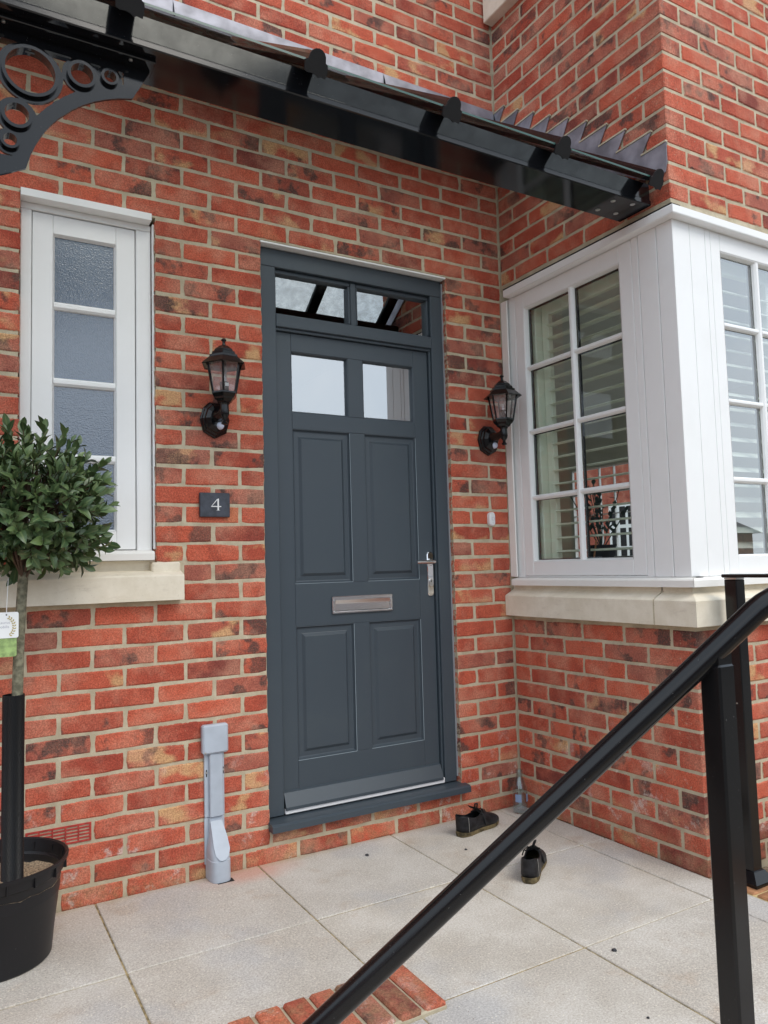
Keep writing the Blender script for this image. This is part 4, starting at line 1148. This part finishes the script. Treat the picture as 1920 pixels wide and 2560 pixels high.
shoe((.895, -.165, GZ+.001), R(14), 'muddy black shoe near the right end of the door sill, laces trailing', .008)
shoe((.797, -.636, GZ+.001), R(42), 'muddy black shoe out on the paving seen from its heel', .0)

# bottle in the corner
bo = emp('glass_bottle', (1.195, -.095, GZ), 'empty clear glass bottle with blue print in the corner by the door', 'bottle')
pfb = [(.030, GZ+.001), (.035, GZ+.006), (.0355, GZ+.10), (.034, GZ+.118), (.020, GZ+.152), (.0155, GZ+.165), (.0150, GZ+.180), (.0175, GZ+.182), (.0175, GZ+.194), (.014, GZ+.196)]
part('bottle_body', MB().lathe(pfb+[(.012, GZ+.18), (.013, GZ+.165), (.018, GZ+.15), (.0315, GZ+.115), (.033, GZ+.10), (.0325, GZ+.01)], 1.195, -.095, 24, cap1=False), 'bottle', bo, 60)
for a0 in (3.4, 4.9): part('print_patch', MB().loft([[(1.195+.0362*math.cos(a0+q), -.095+.0362*math.sin(a0+q), z) for q in (0, .2, .4, .6, .8)] for z in (GZ+.055, GZ+.09)], False, False, closed=False), 'blueprint', bo)

# ------------------------------------------------------------------ railings
nr = emp('handrail', (.1, -1.99, GZ), 'sloping black handrail crossing the foreground with its square post', 'handrail')
phi = R(33); Dh = Vector((-math.cos(phi), math.sin(phi), 0)); A0 = Vector((.1605, -1.955, .994)); sl = .888
sec = [(.0233*math.cos(q), .0233*math.sin(q)) for q in [2*math.pi*i/24 for i in range(24)]]
pts_ = [A0+Dh*t2-Vector((0, 0, sl*t2)) for t2 in (1.15, .6, .3, .1, 0, -.075)]
e0 = pts_[-1]; dd0 = (-Dh+Vector((0, 0, sl))).normalized(); flat = Vector((.90, -.44, 0)).normalized()
pts_ += [e0+dd0*.018+flat*.003, e0+dd0*.034+flat*.010, e0+dd0*.044+flat*.022, e0+dd0*.049+flat*.040, e0+dd0*.050+flat*.10, e0+dd0*.050+flat*.5]
part('rail', MB().sweep(pts_, sec), 'rail', nr, 40)
px_, py_ = .160, -1.950
part('post', MB().box(px_-.023, px_+.023, py_-.023, py_+.023, GZ, .962, c=.004).box(px_-.0195, px_+.0195, py_-.0195, py_+.0195, .962, .99), 'rail', nr)
part('base_plate', MB().box(px_-.05, px_+.05, py_-.05, py_+.05, GZ+.0005, GZ+.014, c=.004), 'rail', nr)
part('post', MB().box(-.885, -.835, -1.375, -1.325, -.44, .16, c=.004), 'rail', nr)
fr2 = emp('guard_railing', (1.36, -1.15, GZ), 'black level guard railing at the right edge with flared post base', 'railing')
px_, py_ = 1.362, -1.150
part('post', MB().box(px_-.025, px_+.025, py_-.025, py_+.025, .03, 1.084, c=.003), 'rail', fr2)
part('top_rail', MB().box(px_-.031, px_+.029, -3.0, py_+.032, 1.091, 1.104, c=.003), 'rail', fr2)
part('rail_bracket', MB().box(px_-.024, px_+.024, py_-.024, py_+.024, 1.0845, 1.0905), 'steel', fr2)
part('post_base', MB().loft([[(px_+a*s_, py_+b*s_, z) for a, b in ((-1, -1), (1, -1), (1, 1), (-1, 1))] for s_, z in ((.053, .0185), (.053, .030), (.030, .062), (.0255, .064))]), 'rail', fr2)
part('screw', MB().lathe([(.003, .64), (.003, .644)], 0, 0, 8).xform(Matrix.Translation((px_-.0255, py_, 0))), 'steel', fr2)

# straw broom-like grass at the right edge
gt = MB(); rg = random.Random(11)
for i in range(120):
    a = rg.uniform(0, 6.28); r_ = rg.uniform(0, .05); h = rg.uniform(.12, .24); b = Vector((1.60+r_*math.cos(a), -1.16+r_*math.sin(a)*.6, -.02))
    t_ = b+Vector((rg.uniform(-.10, .08), rg.uniform(-.08, .08), h)); md_ = b.lerp(t_, .6)+Vector((0, 0, .02)); wv = Vector((.0012, .0012, 0))
    gt.add([b-wv, b+wv, md_+wv, md_-wv, t_], [(0, 1, 2, 3), (3, 2, 4)])
thing('dry_grass', gt, 'straw', 'tuft of dry straw coloured grass at the far right edge behind the railing', 'grass tuft')

# ------------------------------------------------------------------ pot and bay tree
pcx, pcy = -.985, -.245
po = emp('plant_pot', (pcx, pcy, GZ), 'large black plastic plant pot with sandy soil at the left edge', 'plant pot')
part('pot_body', MB().lathe([(.155, GZ+.001), (.160, GZ+.006), (.166, .08), (.187, .255), (.190, .262), (.196, .264), (.201, .290), (.207, .292), (.208, .302), (.203, .304), (.198, .300), (.192, .262), (.186, .255), (.182, .20)], pcx, pcy, 48, cap0=True, cap1=False), 'pot', po, 30)
lug = MB()
for i in range(16):
    a = 2*math.pi*i/16+.1; c0 = Vector((pcx+.196*math.cos(a), pcy+.196*math.sin(a), 0)); rr_ = Vector((math.cos(a), math.sin(a), 0)); tt_ = Vector((-math.sin(a), math.cos(a), 0))
    vs = [c0+rr_*d+tt_*t2+Vector((0, 0, z)) for z in (.262, .291) for d, t2 in ((-.004, -.0015), (.008, -.0015), (.008, .0015), (-.004, .0015))]
    lug.add(vs, [(0, 1, 2, 3), (4, 5, 6, 7), (0, 1, 5, 4), (1, 2, 6, 5), (2, 3, 7, 6), (3, 0, 4, 7)])
part('rim_rib', lug, 'pot', po, kind='stuff')
so = MB(); rs_ = random.Random(5); rings = []
for r_ in (.186, .15, .11, .07, .03, .004): rings.append([(pcx+r_*math.cos(2*math.pi*i/40), pcy+r_*math.sin(2*math.pi*i/40), .232+rs_.uniform(-.004, .005)+(.012 if r_ < .12 else 0)) for i in range(40)])
so.loft(rings, False, True); part('soil', so, 'soil', po, 60)
TX_, TY_ = -.943, -.262
tree = emp('bay_tree', (TX_, TY_, .24), 'round headed standard bay tree growing in the black pot', 'tree')
def trunkx(z): return TX_+.006*math.sin(z*5)+(z-.24)*.034
tp = [(trunkx(z), TY_+.004*math.sin(z*7), z) for z in [.22+.07*i for i in range(17)]]
part('trunk', MB().tube(tp, [.018-.0002*i for i in range(17)], 14), 'bark', tree, 60)
# mesh sleeve: woven black strands
sv_ = MB(); z0, z1, rS = .238, .80, .0305
sv_.lathe([(rS-.001, z0), (rS-.001, z1)], TX_+.004, TY_, 24, cap0=False, cap1=False)
for dirn in (1, -1):
    for i in range(26):
        a0 = 2*math.pi*i/26; turns = 6.0; n2 = 130; pr_ = []
        for j in range(n2+1):
            t2 = j/n2; a = a0+dirn*turns*2*math.pi*t2; z = z0+(z1-z0)*t2
            pr_.append((Vector((TX_+.004+(rS+.0004)*math.cos(a), TY_+(rS+.0004)*math.sin(a), z)), Vector((math.cos(a), math.sin(a), 0))))
        o = len(sv_.v)
        for p, nn in pr_: sv_.v += [tuple(p+Vector((0, 0, -.0011))), tuple(p+nn*.0011), tuple(p+Vector((0, 0, .0011)))]
        for j in range(n2):
            b_ = o+3*j; sv_.f += [(b_, b_+3, b_+4, b_+1), (b_+1, b_+4, b_+5, b_+2)]; sv_.mi += [0, 0]
part('mesh_sleeve', sv_, 'sleeve', tree)
# crown
CC = Vector((-.902, -.262, 1.360)); RC = .232
rt_ = random.Random(21)
tw = MB(); leaves = []
def leafxf(p, d, nrm, L_): 
    d = d.normalized(); s = d.cross(nrm).normalized(); u = s.cross(d).normalized()
    M_ = Matrix((s*L_, d*L_, u*L_)).transposed().to_4x4(); M_.translation = p; return M_
fork = Vector((trunkx(1.16), TY_, 1.16))
tips_ = []
for i in range(230):
    # fibonacci directions
    t2 = (i+.5)/230; zc = 1-2*t2; a = i*2.39996; rr_ = math.sqrt(max(0, 1-zc*zc))
    d = Vector((rr_*math.cos(a), rr_*math.sin(a), zc)); d = (d+Vector([rt_.uniform(-.14, .14) for _ in range(3)])).normalized()
    if d.z < -.90: continue
    R_ = RC*rt_.uniform(.70, 1.10)*(1.0+.10*max(0, d.x))
    base = CC+d*R_*.45; tipp = CC+d*R_+Vector((0, 0, .02+.02*rt_.random()))
    tips_.append((base, tipp, d))
    if i % 2 == 0: tw.tube([fork+Vector((0, 0, rt_.uniform(-.02, .1))), fork.lerp(base, .55)+Vector((0, 0, -.01)), base], [.0045, .0035, .0025], 5)
    tw.tube([base, base.lerp(tipp, .5), tipp], [.0026, .002, .0013], 4)
for base, tipp, d in tips_:
    ax2 = (tipp-base).normalized(); nl = rt_.randint(7, 10)
    ref = Vector((0, 0, 1)) if abs(ax2.z) < .9 else Vector((1, 0, 0)); s1 = ax2.cross(ref).normalized(); s2_ = ax2.cross(s1).normalized()
    for j in range(nl):
        f_ = .30+.72*j/nl; a = j*2.4+rt_.uniform(-.4, .4); p = base.lerp(tipp, f_)
        rad = s1*math.cos(a)+s2_*math.sin(a)
        opn = 1.05-.55*f_+rt_.uniform(-.15, .2)
        ld = ax2*math.cos(opn)+rad*math.sin(opn)+Vector((0, 0, .10))
        nn = (ax2*1.0-rad*.3+Vector([rt_.uniform(-.35, .35) for _ in range(3)])+Vector((0, 0, .4)))
        leaves.append(leafxf(p, ld, nn, rt_.uniform(.036, .061)))
    leaves.append(leafxf(tipp, ax2+Vector((rt_.uniform(-.2, .2), rt_.uniform(-.2, .2), .2)), s1, rt_.uniform(.026, .045)))
part('twigs', tw, 'twig', tree, kind='stuff')
def leaf_geo(rg_, curl):
    n2 = 6; vs = []; ed2 = []; F = []
    wd = [0.04, .15, .215, .235, .20, .125, .0]
    for i in range(n2+1):
        t2 = i/n2; y = t2; z = -curl*t2*t2+.05*math.sin(t2*3.1); w_ = wd[i]*rg_.uniform(.93, 1.07); wv = .02*math.sin(i*2.1+curl*9)
        if i < n2: vs += [(-w_, y, z+w_*.35+wv), (0, y, z), (w_, y, z+w_*.35-wv)]; ed2 += [0, 1, 0]
        else: vs.append((0, y, z)); ed2.append(1)
    for i in range(n2-1):
        b_ = 3*i; F += [(b_, b_+1, b_+4, b_+3), (b_+1, b_+2, b_+5, b_+4)]
    b_ = 3*(n2-1); F += [(b_, b_+1, 3*n2), (b_+1, b_+2, 3*n2)]
    return vs, F, ed2
LM = []
for c_ in (.05, .12, .20, -.08, .30):
    vs, F, ed2 = leaf_geo(rt_, c_); me = bpy.data.meshes.new('leaf'); me.from_pydata(vs, [], F); me.materials.append(MAT['leaf'])
    a = me.attributes.new('edge', 'FLOAT', 'POINT'); a.data.foreach_set('value', ed2)
    me.polygons.foreach_set('use_smooth', [True]*len(me.polygons)); me.update(); LM.append((me, vs, F, ed2))
leaves.sort(key=lambda M_: (M_.translation-CAM).length)
def inframe(M_):
    q = visible_px(M_.translation); return q and q[0] > -10
vis = [M_ for M_ in leaves if inframe(M_)]; ind = vis[:290]; ids = {id(q) for q in ind}
rest = MB(); re_, rr2 = [], []
ro = org(tree)
for M_ in leaves:
    me, vs, F, ed2 = rt_.choice(LM)
    if id(M_) in ids:
        o = bpy.data.objects.new('leaf', me); COL.objects.link(o); o.parent = tree
        M2 = M_.copy(); M2.translation = M_.translation-ro; o.matrix_local = M2
    else:
        rest.add([M_ @ Vector(q) for q in vs], F); re_ += ed2; rr2 += [rt_.random()]*len(vs)
me = bpy.data.meshes.new('foliage'); me.from_pydata([tuple(Vector(q)-ro) for q in rest.v], [], rest.f); me.materials.append(MAT['leaf'])
a = me.attributes.new('edge', 'FLOAT', 'POINT'); a.data.foreach_set('value', re_)
a = me.attributes.new('rnd', 'FLOAT', 'POINT'); a.data.foreach_set('value', rr2)
me.polygons.foreach_set('use_smooth', [True]*len(me.polygons)); o = bpy.data.objects.new('foliage', me); COL.objects.link(o); o.parent = tree; o['kind'] = 'stuff'

# plant tag (two cards on a string)
tg_ = emp('plant_tag', (-.955, -.30, .93), 'white and green plant label hanging from the trunk of the tree', 'plant tag')
TYy = -.302
def card(mb, x0, x1, z0, z1, y, r_=.006, th=.0006):
    pts2 = []
    for cx2, cz2, a0 in ((x1-r_, z1-r_, 0), (x0+r_, z1-r_, 90), (x0+r_, z0+r_, 180), (x1-r_, z0+r_, 270)):
        for k in range(5): q = R(a0+k*22.5); pts2.append((cx2+r_*math.cos(q), cz2+r_*math.sin(q)))
    mb.prism(pts2, 1, y, y+th); return mb
part('white_card', card(MB(), -1.028, -.9295, .978, 1.057, TYy), 'card', tg_)
part('green_card', card(MB(), -1.028, -.9345, .921, 1.02, TYy+.002), 'cardg', tg_)
part('string', MB().tube([(-.9635, TYy, 1.052), (-.962, TYy+.004, 1.09), (-.958, TYy+.02, 1.16)], .0012, 6), 'letter', tg_)
part('eyelet', MB().prism([(-.9635+.0022*math.cos(q), 1.049+.0022*math.sin(q)) for q in [2*math.pi*i/8 for i in range(8)]], 1, TYy-.0006, TYy-.0001), 'dark', tg_)
lf_ = MB()
for i in range(9):
    t2 = i/8; q = R(-62+122*t2); cx2, cz2 = -.966+.024*math.cos(q), 1.013+.030*math.sin(q)
    for sd_ in (-1, 1):
        a = q+math.pi/2+sd_*.75; u = (math.cos(a), math.sin(a)); v = (-u[1], u[0]); l2 = .0085
        lf_.prism([(cx2, cz2), (cx2+u[0]*l2*.5+v[0]*.0021, cz2+u[1]*l2*.5+v[1]*.0021), (cx2+u[0]*l2, cz2+u[1]*l2), (cx2+u[0]*l2*.5-v[0]*.0021, cz2+u[1]*l2*.5-v[1]*.0021)], 1, TYy-.0007-.00003*i, TYy-.0001)
part('laurel_print', lf_, 'gold', tg_)
def text(body, size, x, z, y, mat, parent):
    cu = bpy.data.curves.new('t', 'FONT'); cu.body = body; cu.size = size; cu.align_x = 'RIGHT'
    o = bpy.data.objects.new('t', cu); COL.objects.link(o); bpy.context.view_layer.update()
    me = bpy.data.meshes.new_from_object(o.evaluated_get(bpy.context.evaluated_depsgraph_get())); bpy.data.objects.remove(o)
    me.transform(Matrix.Translation(Vector((x, y, z))-org(parent)) @ Matrix.Rotation(R(90), 4, 'X')); me.materials.clear(); me.materials.append(MAT[mat])
    n_ = bpy.data.objects.new('lettering', me); COL.objects.link(n_); n_.parent = parent
text('Laurus', .0115, -.9535, 1.022, TYy-.0005, 'grline', tg_)
text('nobilis', .0115, -.9555, 1.009, TYy-.0005, 'grline', tg_)

# ------------------------------------------------------------------ loose stones on the slabs
for x, y, s_, lb_ in ((.348, -.158, .008, 'dark stone on the slab just below the middle of the door sill'), (.71, -.33, .006, 'small dark stone between the shoe at the wall and the handrail'),
                      (.60, -1.22, .0075, 'dark stone beside the slab joint in the right foreground'), (.105, -1.42, .004, 'tiny dark speck of stone right of the brick strip, low in the foreground'),
                      (.42, -1.50, .004, 'tiny dark speck of stone near the foot of the handrail post')):
    st_ = MB(); 
    st_.lathe([(s_*.5, GZ+.0008), (s_, GZ+s_*.3), (s_*.9, GZ+s_*.7), (s_*.35, GZ+s_*1.05)], x, y, 7)
    st_.v = [(a+rng.uniform(-.15, .15)*s_, b+rng.uniform(-.15, .15)*s_, c_) for a, b, c_ in st_.v]
    thing('small_stone', st_, 'pebble', lb_, 'stone', 'small stones scattered on the paving')

# ------------------------------------------------------------------ the street behind the camera (seen in reflections)
def house(name, x0, x1, y0, y1, h, label, ridge, wins, face):
    H_ = emp(name, ((x0+x1)/2, (y0+y1)/2, -.45), label, 'house')
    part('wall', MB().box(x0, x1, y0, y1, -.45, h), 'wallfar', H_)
    ym = (y0+y1)/2
    part('roof', MB().prism([(y0-.3, h), (ym, h+ridge), (y1+.3, h)], 0, x0-.2, x1+.2), 'roof', H_)
    for a, c_, w_, hh in wins:
        if face == 'y': 
            f_ = part('window', MB().box(a, a+w_, y1, y1+.06, c_, c_+hh), 'whitetrim', H_)
            for i in range(2):
                for j in range(3): part('pane', MB().box(a+.06+i*(w_-.06)/2, a+(i+1)*(w_-.06)/2, y1+.061, y1+.065, c_+.06+j*(hh-.06)/3, c_+(j+1)*(hh-.06)/3), 'dark', f_)
        else:
            f_ = part('window', MB().box(x0-.06, x0, a, a+w_, c_, c_+hh), 'whitetrim', H_)
            for i in range(3):
                for j in range(4): part('pane', MB().box(x0-.065, x0-.061, a+.06+i*(w_-.06)/3, a+(i+1)*(w_-.06)/3, c_+.06+j*(hh-.06)/4, c_+(j+1)*(hh-.06)/4), 'dark', f_)
    return H_
house('brick_house', 3.5, 10.5, -24, -17, 1.7, 'low brick house across the street reflected in the windows', 1.6, [(4.2, .0, 1.2, 1.1), (8., .0, 1.2, 1.1)], 'y')
house('neighbour_house', 9.0, 14.0, 4.2, 10.0, 5.2, 'brick house with white windows seen through the bay', 2, [(5.95, .6, .62, 1.55), (7.4, .6, 1.0, 1.5), (6.0, 3.2, 1.0, 1.2)], 'x')
for i, (x0, x1, y0, y1, hh) in enumerate(((-24, -12, -22, -15, 2.6), (-9.5, 1.5, -24.5, -17.5, 1.8), (13, 24, -22, -16, 2.0), (26, 34, -14, -4, 3.5), (-26, -17, -10, 4, 3.2))):
    house('brick_house', x0, x1, y0, y1, hh, ['far brick house to the left across the street, only seen in reflections', 'low brick house straight behind the viewer, only seen in reflections', 'low brick house to the right across the street, only seen in reflections', 'tall brick house at the right end of the street, only seen in reflections', 'tall brick house at the left end of the street, only seen in reflections'][i], 1.5, [(x0+1.2, .2, 1.3, 1.2), (x1-3.2, .2, 1.3, 1.2)], 'y')
gw = emp('reflection_wall', (7, -9.2, -.45), 'low grey wall added out of view to grey the reflection in the letter plate', 'wall')
part('wall', MB().box(-8, 22, -9.3, -9.1, -.45, .6), simple('grey_render', (.16, .155, .14), .9, 0, .2, .3, 3), gw)  # added to block the brick house from the letter plate's reflection
rd2 = part('road', MB().box(-60, 60, -14, -9, -.46, -.446), 'asphalt'); rd2['kind'] = 'structure'
rb = random.Random(9)
def bare_tree(x, y, h, lb_):
    T_ = emp('bare_tree', (x, y, -.45), lb_, 'tree', 'bare trees across the road')
    part('trunk', MB().tube([(x, y, -.45), (x+.05, y, h*.35), (x, y, h*.55)], [.13, .09, .06], 7), 'tree', T_)
    mb = MB()
    def br(p, d, L_, r_, dep):
        q = p+d*L_; mb.tube([p, q], [r_, r_*.6], 4, cap=False)
        if dep == 0: return
        for _ in range(4):
            nd = (d+Vector([rb.uniform(-.55, .55) for _ in range(3)])+Vector((0, 0, .18))).normalized(); br(p.lerp(q, rb.uniform(.45, 1)), nd, L_*.66, r_*.55, dep-1)
    for _ in range(7): br(Vector((x, y, rb.uniform(h*.3, h*.55))), Vector((rb.uniform(-.5, .5), rb.uniform(-.5, .5), 1)).normalized(), h*.24, .035, 3)
    part('crown', mb, 'tree', T_)
for x, y, h, lb_ in ((11.5, -17.0, 5.6, 'tallest bare winter tree across the road, reflected in the right door pane'), (9.6, -18., 4.4, 'middling bare tree behind the low brick house, seen only in reflection'), (13.4, -18.5, 5.2, 'bare tree farthest right across the road, seen only in reflection'), (7.6, -19, 4.0, 'shortest bare tree across the road, seen only in reflection')): bare_tree(x, y, h, lb_)
